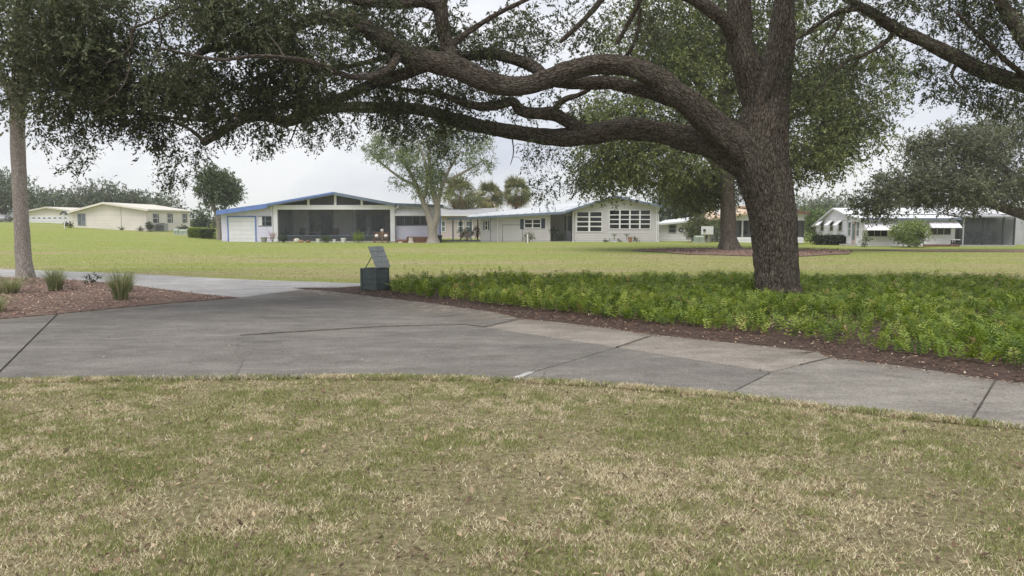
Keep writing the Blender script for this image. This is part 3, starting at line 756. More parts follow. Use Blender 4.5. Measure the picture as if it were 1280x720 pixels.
# litter: fallen oak leaves
rl = np.random.default_rng(31)
n = 3600; q = scatter(FG, n, rl); d, s = rot_frames(n, rl, 0.7); L = rl.uniform(0.015, 0.05, n) * np.where(rl.random(n) < 0.12, 1.5, 1.0)
v, f = quads(np.column_stack([q, rl.uniform(0.012, 0.04, n)]), d, s, L, L * 0.45, 0.08)
setp(np_object('fallen_leaves', v, [f], 'chip', tint=np.repeat(mix_tint(n, [(0.17, 0.115, 0.075), (0.09, 0.06, 0.042), (0.34, 0.26, 0.17)], [4, 4, 2], rl), 4, 0), kind='stuff'), 'dead brown oak leaves lying in the near grass', 'leaves')
n = 130; q = scatter(PATH, n * 3, rl); q = q[q[:, 1] < 17][:n]; n = len(q); d, s = rot_frames(n, rl, 0.9); L = rl.uniform(0.025, 0.06, n)
v, f = quads(np.column_stack([q, np.full(n, SLAB_Z + 0.008)]), d, s, L, L * 0.4, 0.05); v[:, 2] = np.maximum(v[:, 2], SLAB_Z + 0.003)
setp(np_object('fallen_leaves', v, [f], 'chip', tint=np.repeat(mix_tint(n, [(0.09, 0.06, 0.045), (0.14, 0.09, 0.06), (0.4, 0.36, 0.3)], [4, 3, 1], rl), 4, 0), kind='stuff'), 'few dead leaves scattered over the concrete path', 'leaves')

# ---- fern bed
FERN = px_poly([(450, 365), (520, 373), (600, 383), (700, 394.5), (820, 409), (1000, 429), (1200, 457), (1290, 467), (1450, 490), (1600, 520)]) + [(13, 19.3, 0), (6, 19.8, 0), (0, 19.7, 0), (-2.6, 19.0, 0), (-3.5, 17.8, 0)]
rf = np.random.default_rng(41)
def fern_patch(poly, n):
    q = scatter(poly, n, rf)
    k = fbm(q[:, 0] * 0.8, q[:, 1] * 0.8, 4); q = q[rf.random(n) < np.clip((k - 0.26) * 4.5, 0.22, 1)]; n = len(q)
    bc = np.array(G(459, 364.5))[:2]; dd = np.hypot(q[:, 0] - bc[0] - 0.05, (q[:, 1] - bc[1] + 0.25) * 0.8); q = q[(dd > 0.62) & ((q[:, 0] > bc[0] + 0.30) | (q[:, 1] > bc[1] + 0.7))]; n = len(q)
    m = 9
    hgt = (0.09 + 0.27 * fbm(q[:, 0] * 1.1 + 3, q[:, 1] * 1.1, 4)) * rf.uniform(0.6, 1.35, n) * (0.35 + 0.65 * sstep(0.5, 2.2, np.hypot((q[:, 0] - 5.72) * 1.5, np.where(q[:, 1] < 16, (q[:, 1] - 16) * 0.7, 9))))
    upr = rf.random(n) < 0.12 * (1 - sstep(0, 5, q[:, 0])); hgt = hgt * np.where(upr, 1.45, 1.0)
    az = rf.random(n) * 2 * np.pi; reach = rf.uniform(0.08, 0.32, n) * np.where(upr, 0.45, 1.0)
    t = np.linspace(0.12, 1, m)[None, :]
    hx = np.cos(az)[:, None]; hy = np.sin(az)[:, None]
    r = reach[:, None] * t ** 1.6; z = hgt[:, None] * (1.25 * t - 0.35 * t ** 3)
    P = np.stack([q[:, 0:1] + hx * r, q[:, 1:2] + hy * r, 0.04 + z], -1)           # n,m,3
    T = np.gradient(P, axis=1); T /= np.linalg.norm(T, axis=2, keepdims=True)
    side = np.stack([-hy + 0 * t, hx + 0 * t, 0 * t + 0 * hx], -1)
    prof = np.sin(np.pi * np.clip(0.18 + 0.80 * t, 0, 1)) ** 0.7 * 0.062 + 0.007
    prof = np.broadcast_to(prof, (n, m)) * rf.uniform(0.8, 1.25, (n, 1))
    col = mix_tint(n, [(0.140, 0.205, 0.030), (0.215, 0.280, 0.048), (0.070, 0.115, 0.020), (0.32, 0.37, 0.085), (0.32, 0.22, 0.10)], [5, 4, 4.5, 2.2, 0.35], rf, 0.22); col[upr] = col[upr] * np.array([1.25, 1.15, 1.1])
    V = []; Cc = []
    for sg in (-1, 1):
        d = side * sg * 0.9 + T * 0.45 + rf.normal(0, 0.16, (n, m, 3)); d /= np.linalg.norm(d, axis=2, keepdims=True)
        w = 0.021 * rf.uniform(0.8, 1.2, (n, m))
        v, f = quads(P.reshape(-1, 3), d.reshape(-1, 3), T.reshape(-1, 3), prof.reshape(-1), w.reshape(-1), -0.05)
        V.append(v); Cc.append(np.repeat(np.repeat(col, m, 0), 4, 0))
    v = np.concatenate(V); f = np.arange(len(v)).reshape(-1, 4)
    return v, f, np.concatenate(Cc)
v, f, c = fern_patch(FERN, 18500)
setp(np_object('fern_bed', v, [f], 'fern', tint=c, kind='stuff'), 'dense knee-high bed of bright green ferns around the big oak', 'ferns')

# ================================================================== TREES AND PLANTS
def catmull(P, step):
    P = np.asarray(P, float); out = []
    n = len(P)
    for i in range(n - 1):
        p0, p1, p2, p3 = P[max(i - 1, 0)], P[i], P[i + 1], P[min(i + 2, n - 1)]
        k = max(2, int(np.linalg.norm(p2[:3] - p1[:3]) / step))
        for t in np.linspace(0, 1, k, endpoint=False):
            out.append(0.5 * ((2 * p1) + (-p0 + p2) * t + (2 * p0 - 5 * p1 + 4 * p2 - p3) * t * t + (-p0 + 3 * p1 - 3 * p2 + p3) * t ** 3))
    out.append(P[-1]); return np.array(out)
def limb_mesh(ctrl, seg, step, rough=0.06, furrow=0.0, flare=None, seed=0):
    Q = catmull(ctrl, step); n = len(Q); rr = np.maximum(Q[:, 3], 0.006)
    v = np.zeros((n, seg, 3)); bk = np.zeros((n, seg, 3))
    up = Vector((0.3, 1, 0.1)).normalized(); s = 0.0
    g = np.arange(seg) * 2 * math.pi / seg; off = seed * 7.31
    for i in range(n):
        t = Vector(Q[min(i + 1, n - 1), :3] - Q[max(i - 1, 0), :3]).normalized()
        a = t.cross(up)
        if a.length < 1e-4: a = t.orthogonal()
        a.normalize(); b = t.cross(a).normalized(); up = -b if b.dot(up) < 0 else b
        if i: s += float(np.linalg.norm(Q[i, :3] - Q[i - 1, :3]))
        a = np.array(t.cross(up).normalized()); b = np.array(up)
        R = rr[i]
        for k in range(seg):
            c, sn = math.cos(g[k]), math.sin(g[k])
            bv = (c * R + off, sn * R, s)
            rad = R * (1 + rough * (2.0 * mnoise.noise((c * 1.5 + off, sn * 1.5, s / max(R, 0.02) * 0.35))) )
            if furrow:
                w = mnoise.noise((bv[0] * 3, bv[1] * 3, s * 1.2)) * 0.25
                rad -= furrow * (1 - min(1, 3.0 * abs(mnoise.noise((bv[0] * 11 + w, bv[1] * 11 + w, s * 2.6))))) 
            if flare:
                e = max(0.0, 1 - s / flare[1]); rad *= 1 + flare[0] * e * e * (0.75 + 0.45 * math.sin(5 * g[k] + 1.3) + 0.2 * math.sin(3 * g[k]))
            v[i, k] = Q[i, :3] + (a * c + b * sn) * rad; bk[i, k] = bv
    idx = np.arange(n * seg).reshape(n, seg)
    f = np.stack([idx[:-1], np.roll(idx[:-1], -1, 1), np.roll(idx[1:], -1, 1), idx[1:]], -1).reshape(-1, 4)
    V = v.reshape(-1, 3); Bk = bk.reshape(-1, 3)
    V = np.concatenate([V, Q[-1:, :3]]); Bk = np.concatenate([Bk, Bk[-1:]])
    tp = np.stack([idx[-1], np.roll(idx[-1], -1), np.full(seg, n * seg)], -1)
    return V, [f, tp], Bk, Q
def pxl(pts, zscale=True):
    """limb through picture points (px, py, distance, half width in px)"""
    out = []
    for a, b, Y, r in pts:
        p = W(a, b, Y); out.append((p[0], p[1], p[2], r / F_PX * math.hypot(p[0] * 0.0, Y)))
    return np.array(out)
class Tree:
    def __init__(self, name, label, base, bark, group=None, cat='tree'):
        self.root = thing(name, label, cat, base, group); self.bark = bark; self.base = base; self.nodes = []; self.k = random.randint(0, 50)
    def limb(self, ctrl, name='limb', seg=14, step=0.12, rough=0.06, furrow=0.0, flare=None):
        self.k += 1
        V, F, B, Q = limb_mesh(ctrl, seg, step, rough, furrow, flare, self.k)
        o = np_object(name, V, F, self.bark, self.base, self.root, bark=B, smooth=True)
        self.nodes.append(Q[::2, :4] if name != 'trunk' else Q[len(Q) // 2::3, :4]); return Q
    def crown(self, blobs, cl_r, sprays, leaves, L, tints, wts, rng, ratio=0.42, droop=0.25, connect=True, twig='twig', name='crown', shell=0.0, gap=0.0, hang=0.0, tw=(0.010, 0.022), gapscale=0.8, mult=1.0):
        C = []
        for (c, r, n) in blobs:
            n = int(n * mult)
            p = rng.normal(size=(n, 3)); p /= np.linalg.norm(p, axis=1, keepdims=True)
            rad = rng.random((n, 1)) ** (1 / 3.0); rad = shell + (1 - shell) * rad
            C.append(np.asarray(c) + p * rad * np.asarray(r))
        C = np.concatenate(C)
        if gap > 0:
            k = np.array([mnoise.noise((p[0] * gapscale, p[1] * gapscale, p[2] * gapscale * 1.3)) for p in C]); C = C[k > (gap - 1) * 0.35]
        C = C[C[:, 2] > self.base[2] + 0.05] 
        nC = len(C)
        # twigs that carry the clumps
        if connect and self.nodes:
            N = np.concatenate(self.nodes); order = np.argsort([np.min(np.sum((N[:, :3] - c) ** 2, 1)) for c in C])
            pool = np.zeros((len(N) + nC * 2, 4)); pool[:len(N)] = N; m = len(N)
            mb_v = []; mb_f = []; base = 0
            for j in order:
                c = C[j]; d2 = np.sum((pool[:m, :3] - c) ** 2, 1); i = int(np.argmin(d2)); p = pool[i, :3]; dist = math.sqrt(d2[i])
                r0 = min(max(tw[0] + 0.010 * dist, tw[0]), min(tw[1], max(pool[i, 3] * 0.7, tw[0] * 0.7)))
                mid1 = p * 0.66 + c * 0.34 + rng.normal(0, 0.09 * dist, 3) + np.array([0, 0, 0.10 * dist]); mid2 = p * 0.3 + c * 0.7 + rng.normal(0, 0.09 * dist, 3) + np.array([0, 0, 0.08 * dist])
                pts = [p, mid1, mid2, c]; rs = [r0, r0 * 0.8, r0 * 0.6, r0 * 0.35]
                t = Vector(c - p).normalized(); a = np.array(t.orthogonal().normalized()); b = np.cross(np.array(t), a)
                for q, r in zip(pts, rs):
                    for g in range(4): mb_v.append(q + (a * math.cos(g * 1.5708) + b * math.sin(g * 1.5708)) * r)
                for s_ in range(3):
                    for g in range(4): mb_f.append((base + s_ * 4 + g, base + s_ * 4 + (g + 1) % 4, base + s_ * 4 + 4 + (g + 1) % 4, base + s_ * 4 + 4 + g))
                base += 16
                pool[m] = (*mid2, r0 * 0.6); pool[m + 1] = (*c, r0 * 0.4); m += 2
            if mb_v: np_object('twigs', np.array(mb_v), [np.array(mb_f)], twig, self.base, self.root, kind='stuff')
        # sprays
        nS = nC * sprays
        cc = np.repeat(C, sprays, 0); ctint = np.repeat(rng.uniform(0.72, 1.28, (nC, 1)), sprays, 0)
        o = rng.normal(size=(nS, 3)); o /= np.linalg.norm(o, axis=1, keepdims=True)
        st = cc + o * (rng.random((nS, 1)) ** 0.5) * cl_r * 0.7
        if hang > 0: st[:, 2] -= hang * rng.random(nS) ** 2
        dr = o + rng.normal(0, 0.5, (nS, 3)); dr[:, 2] -= droop; dr /= np.linalg.norm(dr, axis=1, keepdims=True)
        Ls = cl_r * rng.uniform(0.5, 1.0, (nS, 1))
        t = np.linspace(0.05, 1, leaves)
        P = st[:, None, :] + dr[:, None, :] * (Ls * t[None, :])[:, :, None]
        P[:, :, 2] -= droop * 0.3 * (t[None, :] ** 2) * Ls
        ld = dr[:, None, :] * 0.7 + rng.normal(0, 0.75, (nS, leaves, 3)); ld /= np.linalg.norm(ld, axis=2, keepdims=True)
        nm = rng.normal(0, 0.6, (nS, leaves, 3)); nm[:, :, 2] += 0.8
        sd = np.cross(nm, ld); sd /= np.linalg.norm(sd, axis=2, keepdims=True) + 1e-9
        n = nS * leaves; Lf = L * rng.uniform(0.65, 1.3, n)
        v, f = quads(P.reshape(-1, 3), ld.reshape(-1, 3), sd.reshape(-1, 3), Lf, Lf * ratio * rng.uniform(0.8, 1.2, n), 0.06)
        tint = mix_tint(n, tints, wts, rng, 0.28) * np.repeat(ctint, leaves, 0)
        np_object(name, v, [f], 'leaf', self.base, self.root, tint=np.repeat(np.clip(tint, 0, 1), 4, 0), kind='stuff')
        return n
def blob(px, py, Y, rx, ry, rz, n): return (np.array(W(px, py, Y)), (rx, ry, rz), n)

# ---- the big live oak
OAK_G = [(0.088, 0.106, 0.056), (0.12, 0.136, 0.072), (0.062, 0.076, 0.042), (0.17, 0.18, 0.095), (0.19, 0.165, 0.09)]
OAK_W = [5, 4, 3, 1.2, 0.3]
ob = G(972, 371); oak = Tree('live_oak', 'massive dark live oak with long horizontal limbs rising from the fern bed', ob, 'bark_oak')
D = 16.0
tr = pxl([(973, 378, D, 28), (972, 355, D, 27), (970, 330, D, 26.8), (968, 300, D, 27), (965, 265, D, 28.5), (957, 228, D, 31), (950, 196, D, 34), (953, 165, D, 31), (957, 135, D, 27), (958, 118, D, 22)])
oak.limb(tr, 'trunk', 120, 0.033, 0.035, 0.030, (0.34, 0.55))
def OL(pts, seg=22, step=0.06, rough=0.10, fur=0.010): return oak.limb(pxl(pts), 'limb', seg, step, rough, fur)
OL([(962, 165, 16, 22), (950, 130, 16, 21), (936, 92, 15.9, 18.5), (926, 55, 15.8, 17), (924, 15, 15.7, 15), (921, -50, 15.6, 12), (905, -150, 15.4, 8), (890, -260, 15.2, 3)], 40, 0.05)
OL([(950, 165, 16, 22), (962, 125, 16.1, 22), (970, 85, 16.2, 19), (977, 45, 16.3, 15.5), (980, 5, 16.4, 12.5), (992, -70, 16.6, 10), (1015, -170, 16.8, 6), (1030, -260, 17, 3)], 40, 0.05)
OL([(945, 150, 15.8, 10), (958, 100, 15.6, 10), (972, 55, 15.4, 8.5), (982, 10, 15.2, 7), (990, -60, 15, 4)], 20)
OL([(922, 55, 15.8, 11), (908, 30, 15.5, 9), (885, 10, 15.2, 8), (858, -6, 15, 7), (810, -30, 14.6, 5), (740, -60, 14, 3)], 20)
L1 = OL([(958, 205, 16, 24), (930, 186, 15.9, 22), (905, 168, 15.8, 19), (885, 150, 15.7, 18), (862, 130, 15.6, 16.5), (840, 113, 15.5, 15.5), (815, 95, 15.4, 13.5), (782, 82, 15.3, 12.5), (745, 81, 15.2, 12), (715, 87, 15.1, 12.5), (690, 96, 15.0, 12), (660, 106, 14.9, 12), (632, 107, 14.8, 13), (602, 99, 14.7, 14), (570, 84, 14.6, 15), (545, 78, 14.5, 14), (518, 73, 14.4, 13.5), (495, 61, 14.3, 12.5), (475, 47, 14.2, 12), (455, 34, 14.1, 10.5), (430, 22, 14.0, 9), (395, 22, 13.9, 7.5), (363, 38, 13.8, 6.5), (330, 51, 13.7, 6), (296, 57, 13.6, 5.5), (262, 61, 13.5, 5), (246, 70, 13.4, 4.5), (230, 92, 13.3, 4.2), (205, 101, 13.2, 4), (165, 107, 13.1, 3.2), (120, 118, 13.0, 2.2), (70, 128, 12.9, 1.2)], 30, 0.05)
L2 = OL([(960, 225, 16, 22), (925, 200, 16.1, 19), (900, 187, 16.2, 16.5), (876, 178, 16.3, 15), (850, 171, 16.4, 14), (829, 166, 16.5, 13.5), (805, 162, 16.5, 13.5), (782, 161, 16.6, 13), (757, 164, 16.6, 12.5), (734, 168, 16.7, 12.5), (710, 171, 16.7, 11.5), (687, 171, 16.8, 10.5), (660, 168, 16.8, 9.5), (635, 164, 16.9, 9), (602, 158, 16.9, 9), (568, 150, 17, 8.5), (535, 139, 17, 7.5), (501, 134, 17, 7), (467, 134, 17, 6.8), (434, 134, 17, 7), (400, 136, 17, 7.5), (375, 146, 17, 8), (356, 152, 17, 7), (340, 147, 17, 6.5), (323, 145, 17, 6.5), (305, 149, 17, 6), (289, 158, 17, 5.5), (272, 168, 17, 5.5), (256, 177, 17, 5.5), (252, 180, 17, 3)], 26, 0.06)
OL([(570, 92, 14.6, 10), (563, 66, 14.6, 9), (556, 45, 14.6, 8.5), (552, 22, 14.5, 9), (548, 8, 14.5, 10), (530, 2, 14.4, 7.5), (490, 4, 14.3, 7), (445, 0, 14.1, 6.5), (400, -8, 13.9, 5.5), (330, -14, 13.5, 4.5), (250, -16, 13.2, 3.5), (170, -5, 12.8, 2.5), (90, 10, 12.4, 1.2)], 20)
OL([(550, 10, 14.5, 8), (556, -20, 14.5, 7.5), (570, -70, 14.6, 6), (590, -150, 14.8, 3)], 16)
OL([(530, 80, 14.5, 10), (505, 92, 14.6, 7.5), (467, 104, 14.8, 7), (434, 119, 15.0, 6), (400, 128, 15.2, 5.5), (360, 132, 15.4, 4.5), (310, 140, 15.6, 3.5), (260, 150, 15.8, 2.8), (205, 146, 16, 2.2), (160, 138, 16.1, 1.4)], 16)
OL([(845, 122, 15.6, 12), (825, 117, 15.7, 10), (803, 113, 15.8, 8.5), (763, 104, 15.9, 8), (725, 104, 15.9, 8), (690, 100, 15.6, 7.5), (660, 80, 15.8, 7.5), (618, 68, 16, 7), (578, 70, 16.1, 6), (540, 62, 16.3, 5), (490, 70, 16.6, 4), (430, 84, 17, 3), (370, 90, 17.3, 2)], 16)
OL([(735, 166, 16.7, 9), (715, 155, 16.6, 8), (690, 142, 16.5, 8.5), (668, 142, 16.4, 7.5), (650, 138, 16.3, 7), (640, 127, 16.2, 6), (610, 133, 16.1, 6), (585, 130, 16, 5), (550, 118, 15.9, 4), (505, 112, 15.8, 3), (460, 105, 15.8, 2)], 16)
OL([(690, 140, 16.5, 5), (705, 125, 16.3, 4), (735, 112, 16.2, 3), (790, 60, 16.1, 2.5), (800, 10, 16, 2)], 12)
OL([(560, 60, 14.6, 5), (600, 30, 14.4, 3.5), (640, 8, 14.2, 2.8), (700, -20, 14, 2)], 12)
OL([(700, 52, 15.9, 3), (725, 30, 15.8, 3.5), (755, -5, 15.6, 4), (780, -50, 15.4, 4)], 12)
OL([(770, 55, 15.8, 2.5), (785, 30, 15.7, 3), (800, 0, 15.5, 3.5), (815, -40, 15.4, 4)], 12)
OL([(500, 68, 14.2, 6), (480, 90, 13.6, 5), (440, 96, 13, 4), (390, 78, 12.3, 3.2), (330, 70, 11.6, 2.6), (270, 74, 11, 2), (200, 60, 10.5, 1.4)], 14)
OL([(363, 38, 13.8, 4), (340, 10, 13.4, 3.5), (300, -10, 13, 3), (240, -30, 12.6, 2)], 12)
OL([(256, 177, 17, 3), (235, 160, 16.8, 2.4), (205, 150, 16.6, 2), (160, 150, 16.4, 1.3)], 10)
# dead forked twigs hanging bare under the canopy
for pts in ([(225, 8, 11.5, 1.3), (205, 20, 11.5, 1.4), (175, 32, 11.5, 1.6), (163, 38, 11.5, 1.8), (164, 58, 11.4, 1.6), (150, 70, 11.4, 1.3), (128, 82, 11.3, 0.7)],
            [(160, 62, 11.4, 1.2), (162, 85, 11.4, 1.2), (150, 112, 11.3, 1.0), (128, 128, 11.3, 0.6)],
            [(196, 22, 12, 1.1), (202, 50, 12, 1.1), (192, 75, 12, 0.9), (180, 92, 12, 0.6)],
            [(165, 40, 11.5, 1.2), (172, 24, 11.5, 1.0), (168, 8, 11.5, 0.7)],
            [(180, 95, 12, 1.0), (178, 112, 12, 0.9), (165, 128, 12, 0.5)],
            [(372, 152, 15.5, 1.2), (366, 170, 15.5, 0.9), (360, 183, 15.5, 0.5)],
            [(640, 172, 16.5, 0.9), (642, 190, 16.5, 0.7), (638, 206, 16.5, 0.4)]):
    oak.limb(pxl(pts), 'dead_twig', 6, 0.08, 0.15)
ro = np.random.default_rng(51)
vis = [blob(40, 30, 12.0, 1.7, 1.5, 1.0, 150), blob(140, 50, 12.2, 1.7, 1.5, 1.0, 150), blob(250, 55, 12.8, 1.7, 1.5, 0.95, 150), blob(350, 60, 13.5, 1.6, 1.6, 1.0, 130), blob(440, 60, 14.2, 1.5, 1.5, 0.9, 90),
       blob(80, 105, 12.6, 1.3, 1.0, 0.55, 60), blob(190, 120, 13.2, 1.3, 1.0, 0.5, 60), blob(290, 125, 14, 1.3, 1.1, 0.55, 60), blob(380, 120, 15, 1.3, 1.0, 0.6, 55), blob(450, 130, 15.6, 1.2, 1.0, 0.6, 55),
       blob(520, 120, 16, 1.2, 1.0, 0.65, 60), blob(590, 125, 16.5, 1.0, 1.0, 0.55, 42), blob(560, 160, 16.8, 1.1, 0.8, 0.28, 26), blob(650, 115, 16.8, 0.9, 1.0, 0.5, 20),
       blob(510, 30, 15.5, 1.2, 1.3, 0.7, 46), blob(620, 40, 16, 1.5, 1.3, 0.7, 74), blob(700, 40, 16.5, 1.3, 1.3, 0.7, 44), blob(340, 15, 13.5, 1.6, 1.4, 0.5, 50), blob(230, 10, 12.6, 1.5, 1.4, 0.5, 50), blob(420, 5, 14.2, 1.3, 1.2, 0.4, 30), blob(790, 40, 16.5, 1.2, 1.3, 0.8, 26), blob(690, 130, 17, 0.8, 0.7, 0.35, 14),
       blob(150, 150, 13.5, 1.0, 0.8, 0.28, 26), blob(60, 140, 13, 1.0, 0.8, 0.3, 20)]
oak.crown(vis, 0.36, 9, 14, 0.075, OAK_G, OAK_W, ro, gap=0.55, hang=0.15, mult=1.02)
hangb = [blob(103, 185, 13.2, 0.16, 0.2, 0.35, 4), blob(95, 205, 13.2, 0.10, 0.1, 0.12, 2), blob(200, 175, 13.6, 0.22, 0.25, 0.42, 7), blob(218, 205, 13.6, 0.16, 0.2, 0.45, 6), blob(250, 190, 14, 0.18, 0.2, 0.3, 4), blob(330, 175, 15, 0.3, 0.2, 0.25, 6), blob(212, 225, 13.6, 0.10, 0.1, 0.2, 2), blob(195, 155, 13.6, 0.35, 0.3, 0.3, 8), blob(270, 160, 14.2, 0.5, 0.3, 0.25, 8), blob(425, 165, 15.6, 0.3, 0.3, 0.2, 5), blob(70, 160, 13, 0.4, 0.3, 0.25, 6), blob(545, 185, 16.6, 0.35, 0.3, 0.25, 6), blob(660, 190, 16.4, 0.3, 0.3, 0.3, 4), blob(390, 170, 15.4, 0.25, 0.2, 0.12, 3),
         blob(700, 205, 16.4, 0.55, 0.5, 0.6, 10), blob(680, 235, 16.2, 0.3, 0.3, 0.4, 4), blob(725, 225, 16.4, 0.3, 0.3, 0.4, 4), blob(600, 165, 16.6, 0.3, 0.3, 0.25, 5), blob(500, 165, 16.4, 0.5, 0.3, 0.2, 6), blob(140, 155, 13.4, 0.3, 0.2, 0.2, 4)]
oak.crown(hangb, 0.24, 6, 10, 0.062, OAK_G, OAK_W, ro, name='hanging_spray', droop=0.8, mult=2.0)
up = [((-9, 14, 9.0), (5, 4.5, 2.0), 90), ((-3, 15, 9.8), (5, 5, 2.4), 95), ((3.5, 16, 10.5), (5, 5.5, 3.0), 105), ((9, 16.5, 9.5), (3.5, 4, 2.2), 45), ((0, 12.5, 9.2), (6, 2, 1.4), 40)]
oak.crown(up, 0.7, 7, 8, 0.17, OAK_G, OAK_W, ro, name='upper_crown', tw=(0.02, 0.05), ratio=0.5)

# ---- slender tree on the mulch island, at the edge of the oak's shade
lb = G(30, 349); lt = Tree('slender_tree', 'slender pale-barked tree standing on the mulch island', lb, 'bark_pale')
YL = lb[1]
lt.limb(pxl([(32, 351, YL, 10), (31, 335, YL, 9.5), (28, 300, YL, 8.6), (25, 240, YL, 8.4), (22, 180, YL, 8.2), (22, 130, YL, 8), (25, 80, YL, 8), (28, 20, YL, 7), (30, -60, YL, 5), (34, -160, YL, 2)]), 'trunk', 30, 0.08, 0.05, 0.006, (0.25, 0.6))
lt.limb(pxl([(23, 140, YL, 5), (40, 95, YL, 4.5), (65, 40, YL - .3, 3.5), (90, -30, YL - .6, 2)]), 'limb', 12)
lt.limb(pxl([(22, 150, YL, 5), (5, 100, YL, 4), (-30, 50, YL, 3), (-60, -20, YL, 2)]), 'limb', 12)
rs = np.random.default_rng(61)
lt.crown([blob(30, 60, YL - 1, 2.2, 1.8, 1.3, 80), blob(-30, 40, YL, 2.0, 1.8, 1.8, 40), blob(100, 30, YL, 2.0, 1.8, 1.4, 50), blob(20, 130, YL - .8, 0.9, 0.8, 0.5, 16), blob(20, -110, YL, 3.5, 3.0, 2.2, 60)], 0.5, 7, 10, 0.12, [(0.15, 0.165, 0.09), (0.20, 0.21, 0.12), (0.10, 0.115, 0.065)], [4, 3, 3], rs, gap=0.3)

# ---- upright oak in its mulch ring
t2b = (T2[0], T2[1], tz(*T2)); t2 = Tree('upright_oak', 'tall full oak with bare straight trunk in a round mulch ring', t2b, 'bark_grey')
Y2 = 42.0
t2.limb(pxl([(912, 313, Y2, 11), (911, 300, Y2, 10), (910, 270, Y2, 9.3), (909, 235, Y2, 9), (908, 200, Y2, 8.5), (906, 150, Y2, 8), (904, 90, Y2, 6), (902, 20, Y2, 4), (900, -60, Y2, 2)]), 'trunk', 30, 0.2, 0.05, 0.02, (0.55, 1.1))
for pts in ([(909, 225, Y2, 6), (880, 190, Y2, 5), (830, 165, Y2 - 1, 3.5), (770, 160, Y2 - 1.5, 2)], [(909, 240, Y2, 5), (870, 236, Y2 + 1, 4), (835, 232, Y2 + 2, 3), (790, 225, Y2 + 2, 1.5)], [(907, 190, Y2, 6), (950, 160, Y2, 5), (1010, 140, Y2 - 1, 3.5), (1070, 130, Y2 - 1, 2)], [(906, 150, Y2, 5), (860, 90, Y2 + 1, 4), (800, 50, Y2 + 1, 2)], [(905, 120, Y2, 5), (970, 60, Y2 + 1, 4), (1040, 30, Y2 + 1, 2)], [(908, 215, Y2, 5), (960, 200, Y2 - 1, 4), (1010, 205, Y2 - 2, 2.5)]):
    t2.limb(pxl(pts), 'limb', 12, 0.25, 0.08)
r2 = np.random.default_rng(71)
T2G = [(0.125, 0.155, 0.056), (0.175, 0.205, 0.074), (0.080, 0.105, 0.042), (0.235, 0.24, 0.095)]
t2.crown([blob(770, 165, Y2 - 1, 2.6, 3, 2.2, 70), blob(760, 215, Y2, 2.0, 2.5, 1.1, 34), blob(825, 200, Y2 - 2, 3.0, 3, 1.6, 62), blob(850, 120, Y2 - 1, 3.2, 3.5, 2.6, 80), blob(820, 50, Y2, 3.5, 4, 2.5, 70), blob(900, 30, Y2, 4, 4, 3, 80), blob(985, 60, Y2, 4, 4, 3, 90), blob(1000, 130, Y2 - 1, 3.4, 3.5, 2.4, 85), blob(1070, 110, Y2 - 1, 2.5, 3, 2.6, 55), blob(1010, 195, Y2 - 1.5, 2.6, 3, 1.3, 50), blob(1060, 170, Y2 - 1, 2.2, 2.5, 1.3, 34), blob(870, 235, Y2 + 1.5, 2.4, 2.5, 1.0, 44), blob(900, 190, Y2 + 3, 3.5, 2.5, 1.8, 50), blob(930, 120, Y2 + 3, 4, 2.5, 3, 60), blob(950, 235, Y2 + 2, 1.5, 2, .6, 14), blob(900, -60, Y2, 7, 6, 4, 90), blob(740, 235, Y2, 0.9, 1.2, 0.7, 9)],
         0.85, 9, 12, 0.165, T2G, [4, 4, 3, 2], r2, tw=(0.025, 0.06), gap=0.42, mult=2.5, ratio=0.5, gapscale=0.35, droop=0.35)

# ---- spreading oak over the white house
t3b = (XW(1318, 47), 47.0, tz(XW(1318, 47), 47.0)); t3 = Tree('spreading_oak', 'grey-green spreading oak leaning over the white house and screen porch', t3b, 'bark_oak')
Y3 = 47.0
t3.limb(pxl([(1318, 311, Y3, 12), (1315, 295, Y3, 11), (1310, 275, Y3, 11), (1305, 250, Y3, 10), (1300, 210, Y3, 7), (1295, 150, Y3, 4)]), 'trunk', 24, 0.2, 0.06, 0.02, (0.4, 1.0))
for pts in ([(1312, 288, Y3, 8), (1290, 272, Y3 - .5, 7), (1262, 262, Y3 - 1, 6), (1232, 252, Y3 - 1.5, 5), (1200, 240, Y3 - 2, 4), (1150, 235, Y3 - 2.5, 3), (1100, 240, Y3 - 3, 1.5)], [(1305, 250, Y3, 6), (1260, 215, Y3 - 1, 5), (1200, 185, Y3 - 1, 3), (1150, 180, Y3 - 1, 1.5)], [(1303, 230, Y3, 6), (1330, 190, Y3, 4), (1370, 160, Y3, 2)]):
    t3.limb(pxl(pts), 'limb', 14, 0.25, 0.10)
r3 = np.random.default_rng(81)
T3G = [(0.135, 0.15, 0.092), (0.18, 0.19, 0.12), (0.09, 0.105, 0.065), (0.22, 0.225, 0.135)]
t3.crown([blob(1095, 250, Y3 - 3, 1.4, 1.6, 1.0, 34), blob(1140, 235, Y3 - 2, 2.0, 2.2, 1.4, 60), blob(1190, 195, Y3 - 1, 2.8, 2.8, 1.9, 100), blob(1200, 240, Y3 - 2, 2.6, 2.6, 1.2, 70), blob(1260, 180, Y3, 2.8, 3, 2.2, 90), blob(1275, 235, Y3 - 2.5, 1.8, 2, 0.9, 34), blob(1320, 180, Y3, 3.5, 3, 2.5, 40), blob(1390, 200, Y3, 4, 3, 2.5, 34), blob(1150, 190, Y3, 1.2, 1.5, 1.0, 16)],
         0.7, 9, 11, 0.16, T3G, [4, 4, 3, 1.5], r3, tw=(0.025, 0.05), gap=0.2, mult=2.0, ratio=0.5, gapscale=0.4, droop=0.15)

